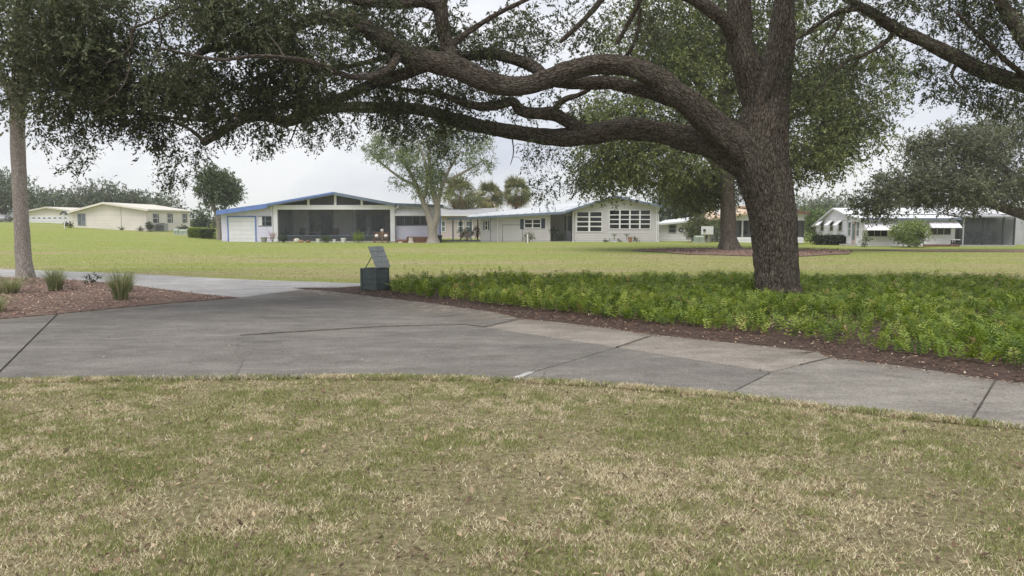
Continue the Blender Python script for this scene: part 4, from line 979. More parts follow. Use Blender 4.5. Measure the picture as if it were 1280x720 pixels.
# ---- oak beside the path whose limb reaches in from the right
Y4 = 15.0
t4b = (W(1560, 300, Y4)[0], Y4, 0.0); t4 = Tree('leaning_oak', 'dark oak beside the bed whose long limb slants up over the lawn', t4b, 'bark_oak')
t4.limb(pxl([(1560, 378, Y4, 26), (1558, 340, Y4, 24), (1552, 280, Y4, 23), (1540, 220, Y4, 22), (1520, 170, Y4, 20), (1500, 110, Y4, 16), (1490, 20, Y4, 12), (1480, -120, Y4, 6)]), 'trunk', 40, 0.07, 0.05, 0.02, (0.35, 0.8))
def RL(pts, seg=16): return t4.limb(pxl(pts), 'limb', seg, 0.08, 0.08, 0.006)
RL([(1530, 200, Y4, 14), (1470, 165, Y4, 12.5), (1400, 140, Y4, 11.5), (1330, 120, Y4, 10.5), (1280, 105, Y4, 10), (1240, 93, Y4, 9.5), (1200, 74, Y4, 8.5), (1160, 54, Y4, 7.5), (1120, 36, Y4, 7), (1090, 16, Y4, 6), (1062, 0, Y4, 5), (1020, -25, Y4, 4), (960, -50, Y4, 2)], 22)
RL([(1510, 130, Y4, 12), (1420, 90, Y4 - .5, 11), (1330, 75, Y4 - .7, 10), (1288, 58, Y4 - .8, 9), (1268, 30, Y4 - .8, 8), (1250, 0, Y4 - .8, 7), (1235, -50, Y4 - .9, 5)])
RL([(1118, 38, Y4, 3.5), (1108, 52, Y4, 3), (1085, 66, Y4, 2.6), (1060, 76, Y4, 2.2), (1040, 92, Y4, 1.8), (1025, 112, Y4, 1.2), (1010, 125, Y4, 0.7)], 10)
RL([(1078, 10, Y4, 4), (1050, 14, Y4, 3.2), (1030, 25, Y4 + .2, 2.8), (1012, 38, Y4 + .3, 2.2), (995, 50, Y4 + .4, 1.6), (985, 70, Y4 + .4, 1)], 10)
RL([(1055, 18, Y4, 2), (1045, 40, Y4, 1.8), (1030, 60, Y4, 1.4), (1020, 85, Y4, 1)], 8)
RL([(1290, 100, Y4, 4), (1262, 80, Y4 - .4, 3.2), (1225, 45, Y4 - .6, 2.6), (1195, 15, Y4 - .8, 2)], 10)
RL([(1200, 74, Y4, 3), (1190, 95, Y4, 2), (1210, 115, Y4 - .2, 1.3)], 8)
r4 = np.random.default_rng(91)
t4.crown([blob(1240, 30, Y4, 1.5, 1.6, 0.8, 90), blob(1170, 20, Y4, 1.3, 1.4, 0.7, 50), blob(1100, 10, Y4, 1.2, 1.3, 0.5, 26), blob(1215, 105, Y4, 0.9, 0.8, 0.35, 16), blob(1260, 120, Y4, 0.8, 0.8, 0.4, 16), blob(1130, 90, Y4 + .4, 0.7, 0.7, 0.45, 9), blob(1050, 100, Y4 + .4, 0.9, 0.7, 0.55, 14), blob(1010, 90, Y4 + .5, 0.5, 0.6, 0.5, 7), blob(1330, 60, Y4, 1.8, 1.6, 1.2, 50), blob(1420, 40, Y4, 2, 2, 1.6, 40)],
         0.34, 8, 12, 0.072, OAK_G, OAK_W, r4, gap=0.4, hang=0.1, mult=1.4)
t4.crown([((11, 15, 10), (5, 4, 2), 120), ((7, 15, 9.5), (3, 3, 1.2), 50)], 0.7, 7, 8, 0.17, OAK_G, OAK_W, r4, name='upper_crown', tw=(0.02, 0.05), ratio=0.5)

# ---- pale multi-stem tree beside the porch house
Y5 = 58.0
t5b = (XW(543, Y5), Y5, tz(XW(543, Y5), Y5)); t5 = Tree('pale_tree', 'airy pale-barked twin-stem tree beside the screened porch house', t5b, 'bark_pale')
t5.limb(pxl([(541, 305, Y5, 6.8), (541, 298, Y5, 6.0), (540, 285, Y5, 5.4), (536, 270, Y5, 4), (531, 258, Y5, 3.4), (524, 240, Y5, 2.8), (515, 220, Y5, 2.2), (503, 200, Y5, 2), (492, 182, Y5, 1)]), 'trunk', 18, 0.2, 0.06, 0, (0.5, 0.8))
for pts in ([(541, 288, Y5, 4.5), (546, 270, Y5, 4), (547, 255, Y5, 3.5), (551, 238, Y5, 2.6), (560, 215, Y5, 1.8), (575, 190, Y5, 1.5)], [(547, 258, Y5, 4), (541, 238, Y5, 3.2), (538, 215, Y5, 2.5), (536, 190, Y5, 1.8), (535, 168, Y5, 1)], [(528, 250, Y5, 3), (534, 232, Y5, 2.5), (532, 205, Y5, 1.8), (524, 180, Y5, 1)], [(520, 232, Y5, 2), (500, 222, Y5, 1.6), (478, 205, Y5, 1.2), (462, 190, Y5, 0.7)], [(555, 228, Y5, 2), (580, 215, Y5, 1.5), (605, 200, Y5, 0.8)]):
    t5.limb(pxl(pts), 'limb', 10, 0.25, 0.06)
r5 = np.random.default_rng(101)
t5.crown([blob(490, 185, Y5, 2.0, 2, 1.4, 42), blob(530, 190, Y5, 2.2, 2, 2.2, 60), blob(540, 230, Y5, 1.4, 1.4, 1.4, 34), blob(580, 180, Y5, 2.2, 2, 1.4, 34), blob(560, 165, Y5, 2, 2, 1.2, 26), blob(505, 225, Y5, 1.1, 1, 0.8, 12), blob(600, 205, Y5, 1.1, 1, 0.7, 9)],
         0.6, 8, 9, 0.15, [(0.17, 0.21, 0.09), (0.25, 0.285, 0.135), (0.10, 0.135, 0.06)], [4, 3, 3], r5, tw=(0.02, 0.04), gap=0.35, mult=2.4, gapscale=0.35, twig='twig_pale')

# ---- round dense tree behind the garage
Y6 = 64.0
t6b = (XW(272, Y6), Y6, tz(XW(272, Y6), Y6)); t6 = Tree('round_tree', 'small dense round-headed tree behind the blue-trimmed garage', t6b, 'bark_pale')
t6.limb(pxl([(274, 300, Y6, 3.2), (274, 285, Y6, 3), (271, 268, Y6, 2.8), (266, 255, Y6, 2.5), (266, 235, Y6, 1.8), (268, 215, Y6, 1)]), 'trunk', 12, 0.2)
t6.limb(pxl([(273, 275, Y6, 2.2), (280, 262, Y6, 2), (287, 245, Y6, 1.4), (290, 228, Y6, 0.8)]), 'limb', 8, 0.25)
r6 = np.random.default_rng(111)
DG = [(0.085, 0.12, 0.052), (0.12, 0.16, 0.07), (0.055, 0.08, 0.038), (0.16, 0.19, 0.095)]
t6.crown([blob(272, 236, Y6, 1.85, 1.8, 1.75, 85), blob(262, 220, Y6, 1.0, 1, 0.9, 20), blob(288, 240, Y6, 1.0, 1, 0.9, 20)], 0.5, 9, 9, 0.18, DG, [4, 3, 3, 1.5], r6, mult=1.5, ratio=0.5, tw=(0.02, 0.04))

# ---- trees behind the houses
def back_tree(name, label, px, Y, base_py, blobs, tints, rng, leaf=0.34, clr=1.2, group=None, trunk=3.0, spr=8, lv=9):
    x = XW(px, Y); b = (x, Y, tz(x, Y)); t = Tree(name, label, b, 'bark_grey', group)
    top = min(q[1] for q in blobs); P = W(px, top + 5, Y)
    h = P[2] - b[2]; r = trunk / F_PX * Y
    t.limb(np.array([(x, Y, b[2] - 0.1, r * 1.2), (x + 0.1, Y, b[2] + h * 0.35, r), (x - 0.1, Y, b[2] + h * 0.7, r * 0.7), (x, Y, b[2] + h, r * 0.2)]), 'trunk', 10, 0.5)
    for q in blobs[:5]:
        c = W(q[0], q[1], Y)
        t.limb(np.array([(x, Y, b[2] + h * 0.3, r * 0.6), ((x + c[0]) / 2, Y, (b[2] + h * 0.35 + c[2]) / 2 + 0.2, r * 0.45), (c[0], Y, c[2], r * 0.15)]), 'limb', 8, 0.5)
    t.crown([blob(q[0], q[1], Y, q[2], q[2], q[3], q[4]) for q in blobs], clr, spr, lv, leaf, tints, [4, 3, 3][:len(tints)], rng, tw=(0.03, 0.07), ratio=0.5)
    return t
rb = np.random.default_rng(121)
FG1 = [(0.13, 0.155, 0.10), (0.17, 0.195, 0.13), (0.095, 0.115, 0.075)]
FG2 = [(0.085, 0.11, 0.065), (0.12, 0.145, 0.085), (0.06, 0.08, 0.05)]
back_tree('broad_tree', 'broad dark tree rising behind the cream house roof', 120, 110, 285, [(105, 250, 3.5, 1.8, 40), (130, 246, 3.8, 1.9, 50), (150, 250, 3.4, 1.8, 40), (90, 255, 2.5, 1.6, 24)], FG1, rb)
back_tree('broad_tree', 'second broad tree behind the cream house side wall', 185, 112, 285, [(175, 252, 3.2, 1.6, 36), (195, 256, 3.0, 1.5, 30), (210, 261, 2.2, 1.2, 18)], FG1, rb)
back_tree('broad_tree', 'grey-green tree rising behind the double garage roof', 55, 110, 285, [(45, 254, 2.6, 1.3, 26), (62, 252, 2.4, 1.4, 26), (52, 262, 3, 1.0, 20)], FG1, rb)
back_tree('broad_tree', 'tall ragged tree behind the slender trunk beyond the garage', 5, 95, 285, [(-5, 235, 3.0, 2.2, 36), (15, 240, 2.6, 2.0, 30), (-25, 245, 3, 2.5, 20), (30, 255, 2, 1.3, 14)], FG1, rb)
back_tree('broad_tree', 'low dark tree seen past the cream house air conditioner', 255, 100, 285, [(250, 278, 1.6, 0.9, 18), (262, 275, 1.5, 1.0, 18), (240, 283, 1.6, 0.6, 10)], FG2, rb)
back_tree('broad_tree', 'rounded dark tree filling the gap behind the tan-roofed house', 850, 80, 285, [(835, 258, 2.2, 1.6, 26), (855, 245, 2.6, 1.8, 34), (875, 255, 2.4, 1.6, 30), (830, 270, 1.6, 1.0, 12), (880, 270, 2.2, .8, 12)], FG2, rb)
for q, lab in (((1010, 262), 'pale far tree in the gap left of the white gable'), ((1035, 258), 'pale far tree just behind the peak of the white gable'), ((1068, 262), 'pale far tree beyond the long white roof')):
    back_tree('far_tree', lab, q[0], 150, 285, [(q[0], q[1], 4.0, 2.2, 34), (q[0] + 12, q[1] + 6, 3.4, 1.8, 20), (q[0] - 10, q[1] + 8, 3, 1.6, 18)], [(0.14, 0.165, 0.10), (0.18, 0.20, 0.13), (0.10, 0.12, 0.075)], rb, 0.5, 1.6, 'far trees beyond the white house', spr=7, lv=7)
back_tree('broad_tree', 'bright green shrubby tree between the tan-roofed and white houses', 1018, 74, 285, [(1018, 272, 1.3, 1.0, 18), (1012, 282, 1.2, 0.8, 14)], [(0.14, 0.19, 0.07), (0.18, 0.23, 0.09), (0.09, 0.13, 0.05)], rb, 0.26, 0.8)
for px_, h_ in ((590, 262), (700, 268), (760, 262), (1130, 250), (1220, 240), (1300, 245), (-60, 250), (300, 274)):
    back_tree('far_tree', {590: 'low far tree under the palm crowns', 700: 'far tree behind the grey house roof', 760: 'far tree behind the grey gable peak', 1130: 'far tree over the middle of the white house roof', 1220: 'far tree over the screen porch roof', 1300: 'far tree past the screen porch end', -60: 'far tree beyond the double garage', 300: 'far tree low behind the blue-trimmed garage'}[px_], px_, 130, 285,
              [(px_, h_ + 8, 4.0, 1.6, 26), (px_ + 16, h_ + 12, 3.0, 1.2, 14), (px_ - 16, h_ + 12, 3.0, 1.2, 14)], [(0.13, 0.155, 0.10), (0.16, 0.185, 0.125), (0.09, 0.11, 0.075)], rb, 0.45, 1.5, 'far trees behind the houses', spr=7, lv=7)

# ---- cabbage palms
def palm(px, py, Y, label, seed, rad=1.55):
    rng = np.random.default_rng(seed); c = np.array(W(px, py, Y)); x = c[0]; b = (x, Y, tz(x, Y))
    t = Tree('cabbage_palm', label, b, 'bark_grey', 'palms behind the grey house')
    t.limb(np.array([(x, Y, b[2] - 0.1, 0.22), (x, Y, b[2] + 2, 0.20), (x, Y, c[2] - 0.2, 0.19)]), 'trunk', 10, 0.5)
    V = []; Fc = []; T = []; k0 = 0
    for i in range(84):
        dead = i >= 64
        az = rng.random() * 2 * np.pi; el = rng.uniform(-0.9, 1.45) if not dead else rng.uniform(-1.5, -1.0)
        d = np.array([math.cos(az) * math.cos(el), math.sin(az) * math.cos(el), math.sin(el)])
        s = np.cross(d, [0, 0, 1.0]); s /= np.linalg.norm(s) + 1e-6; n = np.cross(s, d); ra = rng.uniform(-1.2, 1.2); s, n = s * math.cos(ra) + n * math.sin(ra), n * math.cos(ra) - s * math.sin(ra)
        st = c + d * rad * 0.45 * (0.7 if dead else 1); m = 15; L = rad * rng.uniform(0.5, 1.15)
        col = np.array([(0.13, 0.155, 0.06), (0.19, 0.20, 0.085), (0.24, 0.22, 0.10)][rng.integers(0, 3)] if not dead else (0.36, 0.24, 0.14)) * rng.uniform(0.75, 1.2)
        for j in range(m):
            a = (j / (m - 1) - 0.5) * 2.3; dd = d * math.cos(a) + s * math.sin(a) + n * rng.uniform(-0.12, 0.12); dd = dd / np.linalg.norm(dd)
            w = np.cross(dd, n) * 0.05; mid = st + dd * L * 0.6; tip = st + dd * L * (1 - 0.2 * abs(a)); tip = tip + np.array([0, 0, -0.34 * L * (1.2 - abs(d[2]))])
            V += [st, mid + w, tip, mid - w]; T += [col] * 4; Fc.append((k0, k0 + 1, k0 + 2, k0 + 3)); k0 += 4
        # stalk
        V += [c, c + s * 0.02, st + s * 0.02, st]; T += [col] * 4; Fc.append((k0, k0 + 1, k0 + 2, k0 + 3)); k0 += 4
    np_object('fronds', np.array(V), [np.array(Fc)], 'leaf', b, t.root, tint=np.array(T), kind='stuff')
palm(576, 243, 80, 'cabbage palm with shaggy brown skirt nearest the pink house', 1, 1.85)
palm(610, 246, 84, 'cabbage palm standing between the two other palms', 2, 1.6)
palm(645, 240, 84, 'cabbage palm tallest above the grey house roof', 3, 1.55)

# ---- shrubs
def shrub(name, label, px, Y, w, h, tints, n=30, leaf=0.07, clr=0.2, group=None, z=None, spr=7, lv=8, stems=4, cat='shrub'):
    x = XW(px, Y); z0 = tz(x, Y) if z is None else z
    t = Tree(name, label, (x, Y, z0), 'bark_grey', group, cat)
    rng = np.random.default_rng(int(px * 7 + Y)); 
    for i in range(stems):
        g = rng.random() * 6.28; r = w * 0.3
        t.limb(np.array([(x, Y, z0 - 0.02, 0.02), (x + r * 0.5 * math.cos(g), Y + r * 0.5 * math.sin(g), z0 + h * 0.4, 0.015), (x + r * math.cos(g), Y + r * math.sin(g), z0 + h * 0.75, 0.006)]), 'stem', 6, 0.3)
    t.crown([((x, Y, z0 + h * 0.54), (w * 0.5 - clr * 0.4, w * 0.45, h * 0.46 - clr * 0.2), n)], clr, spr, lv, leaf, tints, [4, 3, 3], rng, shell=0.3, connect=False, name='foliage', droop=0.1)
    return t
BR = [(0.19, 0.25, 0.05), (0.25, 0.30, 0.07), (0.12, 0.17, 0.04)]
MG = [(0.09, 0.13, 0.05), (0.13, 0.17, 0.07), (0.055, 0.085, 0.035)]
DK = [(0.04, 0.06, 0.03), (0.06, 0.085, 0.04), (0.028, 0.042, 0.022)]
shrub('leafy_shrub', 'tall bright green shrub in front of the white house awnings', 1138, 55.5, 2.9, 1.95, [(0.21, 0.27, 0.085), (0.28, 0.33, 0.11), (0.13, 0.175, 0.06)], 130, 0.14, 0.35, stems=7)
shrub('leafy_shrub', 'thin pale sapling by the white house entry', 1082, 56, 0.9, 1.1, MG, 9, 0.11, 0.25)
shrub('leafy_shrub', 'rounded grey-green bush beside the white meter box', 873, 60, 2.3, 2.2, [(0.14, 0.165, 0.08), (0.19, 0.21, 0.105), (0.09, 0.11, 0.055)], 110, 0.14, 0.33)
shrub('leafy_shrub', 'slim green bush behind the meter box post', 897, 61, 1.3, 1.9, MG, 24, 0.12, 0.3)
shrub('leafy_shrub', 'flowering mixed shrub under the navy shuttered window', 661, 60.8, 1.1, 0.75, [(0.13, 0.16, 0.06), (0.34, 0.27, 0.18), (0.08, 0.11, 0.04)], 16, 0.09, 0.2)
shrub('leafy_shrub', 'green shrub at the porch corner by the blue-trimmed garage', 353, 58.6, 0.85, 0.72, DK + [], 14, 0.09, 0.2)
shrub('leafy_shrub', 'dark leafy shrub in the middle of the porch front', 408, 58.6, 0.85, 0.6, MG, 14, 0.09, 0.2)
shrub('leafy_shrub', 'yellow-green round shrub beside the porch bench', 448, 58.4, 1.0, 0.8, BR, 22, 0.09, 0.22)
shrub('leafy_shrub', 'pink flowering bush beside the blue-trimmed garage door', 340, 58.9, 0.6, 0.95, [(0.50, 0.30, 0.31), (0.14, 0.17, 0.08), (0.58, 0.42, 0.43)], 8, 0.08, 0.2)
shrub('leafy_shrub', 'reddish croton bush by the carport post', 584, 64.5, 1.5, 1.2, [(0.15, 0.19, 0.07), (0.26, 0.12, 0.09), (0.22, 0.24, 0.10)], 22, 0.11, 0.26)
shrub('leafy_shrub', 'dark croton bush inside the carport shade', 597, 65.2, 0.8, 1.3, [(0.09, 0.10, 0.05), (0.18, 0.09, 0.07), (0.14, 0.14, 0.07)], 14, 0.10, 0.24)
shrub('leafy_shrub', 'low bush at the corner of the grey gable wall', 757, 60.3, 0.7, 0.25, MG, 6, 0.07, 0.14)
shrub('leafy_shrub', 'dark clipped shrub at the cream house corner', 187, 74.3, 0.95, 0.95, DK, 24, 0.10, 0.22)
shrub('leafy_shrub', 'low dark bush beside the clipped shrub at the cream house', 176, 74.3, 0.9, 0.4, DK, 8, 0.09, 0.18)
shrub('leafy_shrub', 'small bush at the cream gable wall', 152, 74.3, 0.7, 0.28, MG, 6, 0.08, 0.15)
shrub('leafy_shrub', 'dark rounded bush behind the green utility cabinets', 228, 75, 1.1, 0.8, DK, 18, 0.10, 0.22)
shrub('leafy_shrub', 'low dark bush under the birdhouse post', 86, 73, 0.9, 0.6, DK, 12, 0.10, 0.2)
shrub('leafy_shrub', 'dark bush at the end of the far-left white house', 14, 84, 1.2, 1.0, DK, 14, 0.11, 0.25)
shrub('leafy_shrub', 'bright bush beside the clipped hedge of the white house', 1014, 66, 1.5, 1.1, [(0.14, 0.19, 0.06), (0.18, 0.23, 0.08), (0.09, 0.12, 0.045)], 22, 0.12, 0.28)
# clipped hedges: box-shaped foliage
def hedge(label, px0, px1, Y, h, d, tints, dens=46):
    x0, x1 = XW(px0, Y), XW(px1, Y); xm = (x0 + x1) / 2; z0 = tz(xm, Y); rng = np.random.default_rng(int(px0))
    root = thing('hedge', label, 'hedge', (xm, Y, z0))
    st = MB()
    for i in range(max(3, int((x1 - x0) / 0.5))):
        xx = x0 + 0.2 + i * 0.5; st.tube([(xx, Y, z0 - 0.02), (xx + 0.03, Y + 0.02, z0 + h * 0.7)], [0.02, 0.01], 5)
    part('stems', st, 'twig', root)
    A = (x1 - x0) * h * 2 + (x1 - x0) * d + 2 * d * h; n = int(A * dens * 22)
    p = np.column_stack([rng.uniform(x0, x1, n), rng.uniform(Y - d / 2, Y + d / 2, n), z0 + rng.uniform(0.03, h, n)])
    push = rng.random(n) < 0.75; ax = rng.integers(0, 3, n)
    p[push & (ax == 0), 1] = Y - d / 2 + rng.normal(0, 0.04, np.sum(push & (ax == 0))); p[push & (ax == 1), 2] = z0 + h + rng.normal(0, 0.04, np.sum(push & (ax == 1)))
    dd, ss = rot_frames(n, rng, 0.2); L = 0.11 * rng.uniform(0.7, 1.3, n); v, f = quads(p, dd, ss, L, L * 0.5)
    np_object('foliage', v, [f], 'leaf', (xm, Y, z0), root, tint=np.repeat(mix_tint(n, tints, [4, 3, 3], rng), 4, 0), kind='stuff')
hedge('low dark clipped hedge along the white gable end', 1018, 1059, 61.0, 0.72, 0.9, DK)
hedge('yellow-green clipped hedge beside the utility cabinets', 237, 252, 66, 0.78, 0.9, BR)
hedge('dark green clipped hedge behind the garage corner', 252, 268, 65.4, 0.78, 0.9, MG)

# ---- ornamental grass clumps on the island
def clump(px, py, h, w, label, seed, n=170, spread=0.6):
    rng = np.random.default_rng(seed); g0 = G(px, py)
    root = thing('grass_clump', label, 'grass clump', (g0[0], g0[1], 0.04), None)
    az = rng.random(n) * 6.283; r0 = rng.random(n) ** 0.5 * w * 0.18; reach = w * 0.5 * rng.uniform(0.15, 1, n) * spread * 1.6; hh = h * rng.uniform(0.55, 1.05, n)
    dx, dy = np.cos(az), np.sin(az); t = np.array([0, 0.45, 0.8, 1.0]); V = []
    for i, tt in enumerate(t):
        rr = r0 + reach * tt ** 1.8; zz = 0.03 + hh * (1.25 * tt - 0.25 * tt ** 3 - 0.12 * tt ** 2 * (reach / (w + 1e-6)))
        c = np.column_stack([g0[0] + dx * rr, g0[1] + dy * rr, zz]); sd = np.column_stack([-dy, dx, 0 * dx]); wd = 0.006 * (1.15 - tt)
        V += [c - sd * wd, c + sd * wd]
    v = np.stack(V, 1).reshape(-1, 3); k = np.arange(n)[:, None] * 8
    fs = [k + np.array([0, 1, 3, 2]), k + np.array([2, 3, 5, 4]), k + np.array([4, 5, 7, 6])]
    col = mix_tint(n, [(0.22, 0.26, 0.11), (0.29, 0.32, 0.155), (0.48, 0.42, 0.27), (0.15, 0.195, 0.085)], [4, 3, 1.6, 2], rng)
    np_object('blades', v, fs, 'grass', (g0[0], g0[1], 0.04), root, tint=np.repeat(col, 8, 0), kind='stuff')
clump(151, 376, 0.62, 0.75, 'tall green fountain grass nearest the island point', 5, 420, 0.7)
clump(69, 365, 0.55, 0.7, 'fountain grass right beside the slender trunk', 6, 380, 0.7)
clump(12, 368, 0.42, 0.9, 'low arching grass left of the slender trunk', 7, 280, 1.0)
clump(-6, 392, 0.35, 0.7, 'small straggly grass near the island front edge', 8, 160, 1.0)
clump(160, 366, 0.5, 0.5, 'thin grass tuft close behind the tall fountain grass', 9, 180, 0.8)
p0 = G(115, 356.5)
sh = Tree('small_plant', 'small dark broad-leaved plant between the grass clumps', (p0[0], p0[1], 0.04), 'bark_grey', None, 'plant')
sh.limb(np.array([(p0[0], p0[1], 0.02, 0.01), (p0[0], p0[1], 0.22, 0.006)]), 'stem', 6, 0.1)
sh.crown([((p0[0], p0[1], 0.2), (0.16, 0.14, 0.10), 7)], 0.12, 5, 6, 0.06, DK, [4, 3, 3], np.random.default_rng(3), connect=False, name='foliage')
for px_, py_, k_ in ((38, 357, 1), (90, 364, 2)):
    p0 = G(px_, py_)
    sh = Tree('small_plant', ['', 'low dry twiggy plant beside the slender trunk', 'low dry twiggy plant between two grass clumps'][k_], (p0[0], p0[1], 0.04), 'bark_grey', None, 'plant')
    sh.limb(np.array([(p0[0], p0[1], 0.02, 0.01), (p0[0], p0[1], 0.12, 0.006)]), 'stem', 6, 0.1)
    sh.crown([((p0[0], p0[1], 0.12), (0.22, 0.18, 0.05), 6)], 0.12, 5, 5, 0.05, [(0.17, 0.12, 0.08), (0.13, 0.12, 0.07), (0.09, 0.07, 0.05)], [4, 3, 3], np.random.default_rng(3 + k_), connect=False, name='foliage')

# ================================================================== HOUSES
def front(Y):
    return lambda u, d, z: (u, Y - d, z)
def leftside(X):
    """wall facing -X; u is the world y"""
    return lambda u, d, z: (X - d, u, z)
def rightside(X):
    return lambda u, d, z: (X + d, u, z)
def window(parent, fr, u0, u1, z0, z1, cols=1, rows=1, fw=0.05, mat='white_paint', glass='glass_dark', proud=0.05, mull=None, colw=None):
    mull = fw * 0.7 if mull is None else mull
    m = MB()
    m.fbox(fr, u0 - fw, u1 + fw, 0.0, proud, z0 - fw, z0).fbox(fr, u0 - fw, u1 + fw, 0.0, proud, z1, z1 + fw)
    m.fbox(fr, u0 - fw, u0, 0.0, proud, z0, z1).fbox(fr, u1, u1 + fw, 0.0, proud, z0, z1)
    cw = (u1 - u0) / cols; rh = (z1 - z0) / rows
    for i in range(1, cols): m.fbox(fr, u0 + i * cw - mull, u0 + i * cw + mull, 0.0, proud - 0.006, z0, z1)
    for c in range(cols):
        a = u0 + c * cw + (mull if c else 0); b = u0 + (c + 1) * cw - (mull if c < cols - 1 else 0)
        for j in range(1, rows): m.fbox(fr, a, b, 0.0, proud - 0.010, z0 + j * rh - mull * 0.6, z0 + j * rh + mull * 0.6)
    w = part('window', m, mat, parent)
    for c in range(cols):
        for j in range(rows):
            a = u0 + c * cw + (mull if c else 0); b = u0 + (c + 1) * cw - (mull if c < cols - 1 else 0)
            za = z0 + j * rh + (mull * 0.6 if j else 0); zb = z0 + (j + 1) * rh - (mull * 0.6 if j < rows - 1 else 0)
            t = random.uniform(-0.006, 0.006)
            q = MB(); q.add([fr(a, 0.026 + t, za), fr(b, 0.026 - t, za), fr(b, 0.028 - t, zb), fr(a, 0.028 + t, zb)], [(0, 1, 2, 3)])
            part('pane', q, glass, w)
    return w
def shutter(parent, fr, u0, u1, z0, z1, mat='shutter_navy'):
    m = MB(); m.fbox(fr, u0, u1, 0.0, 0.03, z0, z1)
    k = z0 + 0.08
    while k < z1 - 0.1: m.fbox(fr, u0 + 0.04, u1 - 0.04, 0.03, 0.042, k, k + 0.05); k += 0.09
    return part('shutter', m, mat, parent)
def wall_poly(parent, fr, poly, mat, course=0.2, th=0.14, name='wall', lap=0.022):
    m = MB()
    a = [fr(u, 0.0, z) for u, z in poly]; n = fr(0, -th, 0); o = fr(0, 0, 0)
    m.prism(a, tuple(n[i] - o[i] for i in range(3)))
    m.siding(fr, poly, course, lap, 0.001)
    return part(name, m, mat, parent)
def downspout(parent, fr, u, z0, z1, mat='white_paint', kick=0.25):
    m = MB()
    p = lambda d, z, uu=u: fr(uu, d, z)
    m.tube([p(0.30, z1), p(0.28, z1 - 0.08), p(0.10, z1 - 0.32), p(0.09, z1 - 0.45), p(0.09, z0 + 0.15), p(0.22, z0 + 0.05)], 0.045, 6)
    return part('downspout', m, mat, parent)
def slab4(parent, pts, th, mat, name='roof', seams=0, seam_mat=None):
    """roof sheet through four corners (front left, front right, back right, back left)"""
    m = MB(); q = [(p[0], p[1], p[2] - th) for p in pts]
    m.add(list(pts) + q, [(0, 1, 2), (0, 2, 3), (6, 5, 4), (7, 6, 4), (0, 4, 5, 1), (1, 5, 6, 2), (2, 6, 7, 3), (3, 7, 4, 0)])
    o = part(name, m, mat, parent)
    for i in range(1, seams):
        t = i / seams
        A = Vector(pts[0]).lerp(Vector(pts[1]), t); B = Vector(pts[3]).lerp(Vector(pts[2]), t)
        s = MB(); s.prism([(A.x - 0.03, A.y, A.z + 0.004), (A.x + 0.03, A.y, A.z + 0.004), (B.x + 0.03, B.y, B.z + 0.004), (B.x - 0.03, B.y, B.z + 0.004)], (0, 0, 0.05))
        part('seam', s, seam_mat or mat, o)
    return o

# ---------------------------------------------------------- blue-trimmed house with the screened porch
YB = 60.0
X = lambda px, Y=YB: XW(px, Y)
Z = lambda py, Y=YB: ZW(py, Y)
hb = thing('porch_house', 'lilac-white house with blue roof edge and a wide gabled screen porch', 'house', (X(420), YB, tz(X(420), YB)))
fr = front(YB); zg = -0.06
# garage wing
wall_poly(hb, fr, [(X(277), zg), (X(343), zg), (X(343), Z(257.5)), (X(277), Z(265))], 'lilac_siding', 0.22)
sw = MB(); sw.prism([(X(277), YB + 0.15, zg), (X(277), YB + 9, zg), (X(277), YB + 9, Z(265)), (X(277), YB + 0.15, Z(265))], (0.12, 0, 0)); part('wall', sw, 'lilac_siding', hb)
# overhead garage door with sections
dfr = MB()
u0, u1, z1 = X(286), X(319), Z(271.5)
dfr.fbox(fr, u0 - 0.10, u0, 0.0, 0.06, zg, z1 + 0.1).fbox(fr, u1, u1 + 0.10, 0.0, 0.06, zg, z1 + 0.1).fbox(fr, u0, u1, 0.0, 0.06, z1, z1 + 0.1)
gd = part('garage_door', dfr, 'blue_trim', hb, label='white sectional garage door in a blue frame')
for i in range(6):
    h = (z1 - zg) / 6; s = MB(); s.fbox(fr, u0, u1, 0.0, 0.036, zg + i * h + 0.012, zg + (i + 1) * h - 0.008); part('door_panel', s, 'white_door', gd)
w = window(hb, fr, X(324), X(340), Z(282), Z(270.8), 2, 2, 0.05, 'slate_trim', 'glass_dark')
sh_ = MB(); sh_.fbox(fr, X(323.4), X(328.2), 0.052, 0.066, Z(282), Z(270.8)); part('window_blind', sh_, 'white_door', hb)
# porch: back wall, floor, side walls, ceiling
yb = YB + 3.6; xl, xr = X(346), X(491.5); fb = front(yb)
pf = MB(); pf.box(xl - 0.1, xr + 0.1, YB - 0.12, yb, zg - 0.05, zg + 0.16); part('porch_floor', pf, 'concrete_pad', hb)
bw = MB(); bw.box(xl, xr, yb, yb + 0.15, zg, Z(257)); part('wall', bw, 'porch_wall', hb)
for a, b, mt in ((X(404), X(433), 'porch_pale'), (X(350), X(371), 'porch_pale'), (X(488), X(508), 'porch_pale')):
    q = MB(); q.siding(fb, [(a, zg + 0.2), (b, zg + 0.2), (b, Z(257)), (a, Z(257))], 0.2, 0.02, 0.004); part('wall_panel', q, mt, hb)
for a, b, z0_, z1_ in ((X(373), X(380), 0.25, 2.2), (X(388), X(402), 0.15, 2.25), (X(436), X(446), 0.15, 2.25), (X(455), X(470), 0.9, 2.2)):
    window(hb, fb, a, b, z0_, z1_, 2, 1, 0.05, 'slate_trim', 'glass_dark')
for xs in (xl, xr):
    s = MB(); s.box(xs - 0.05, xs + 0.05, YB + 0.2, yb, zg, Z(257)); part('wall', s, 'porch_wall', hb)
pc = MB(); pc.box(xl, xr, YB + 0.2, yb, Z(257.5), Z(257.5) + 0.05); part('porch_ceiling', pc, 'porch_wall', hb)
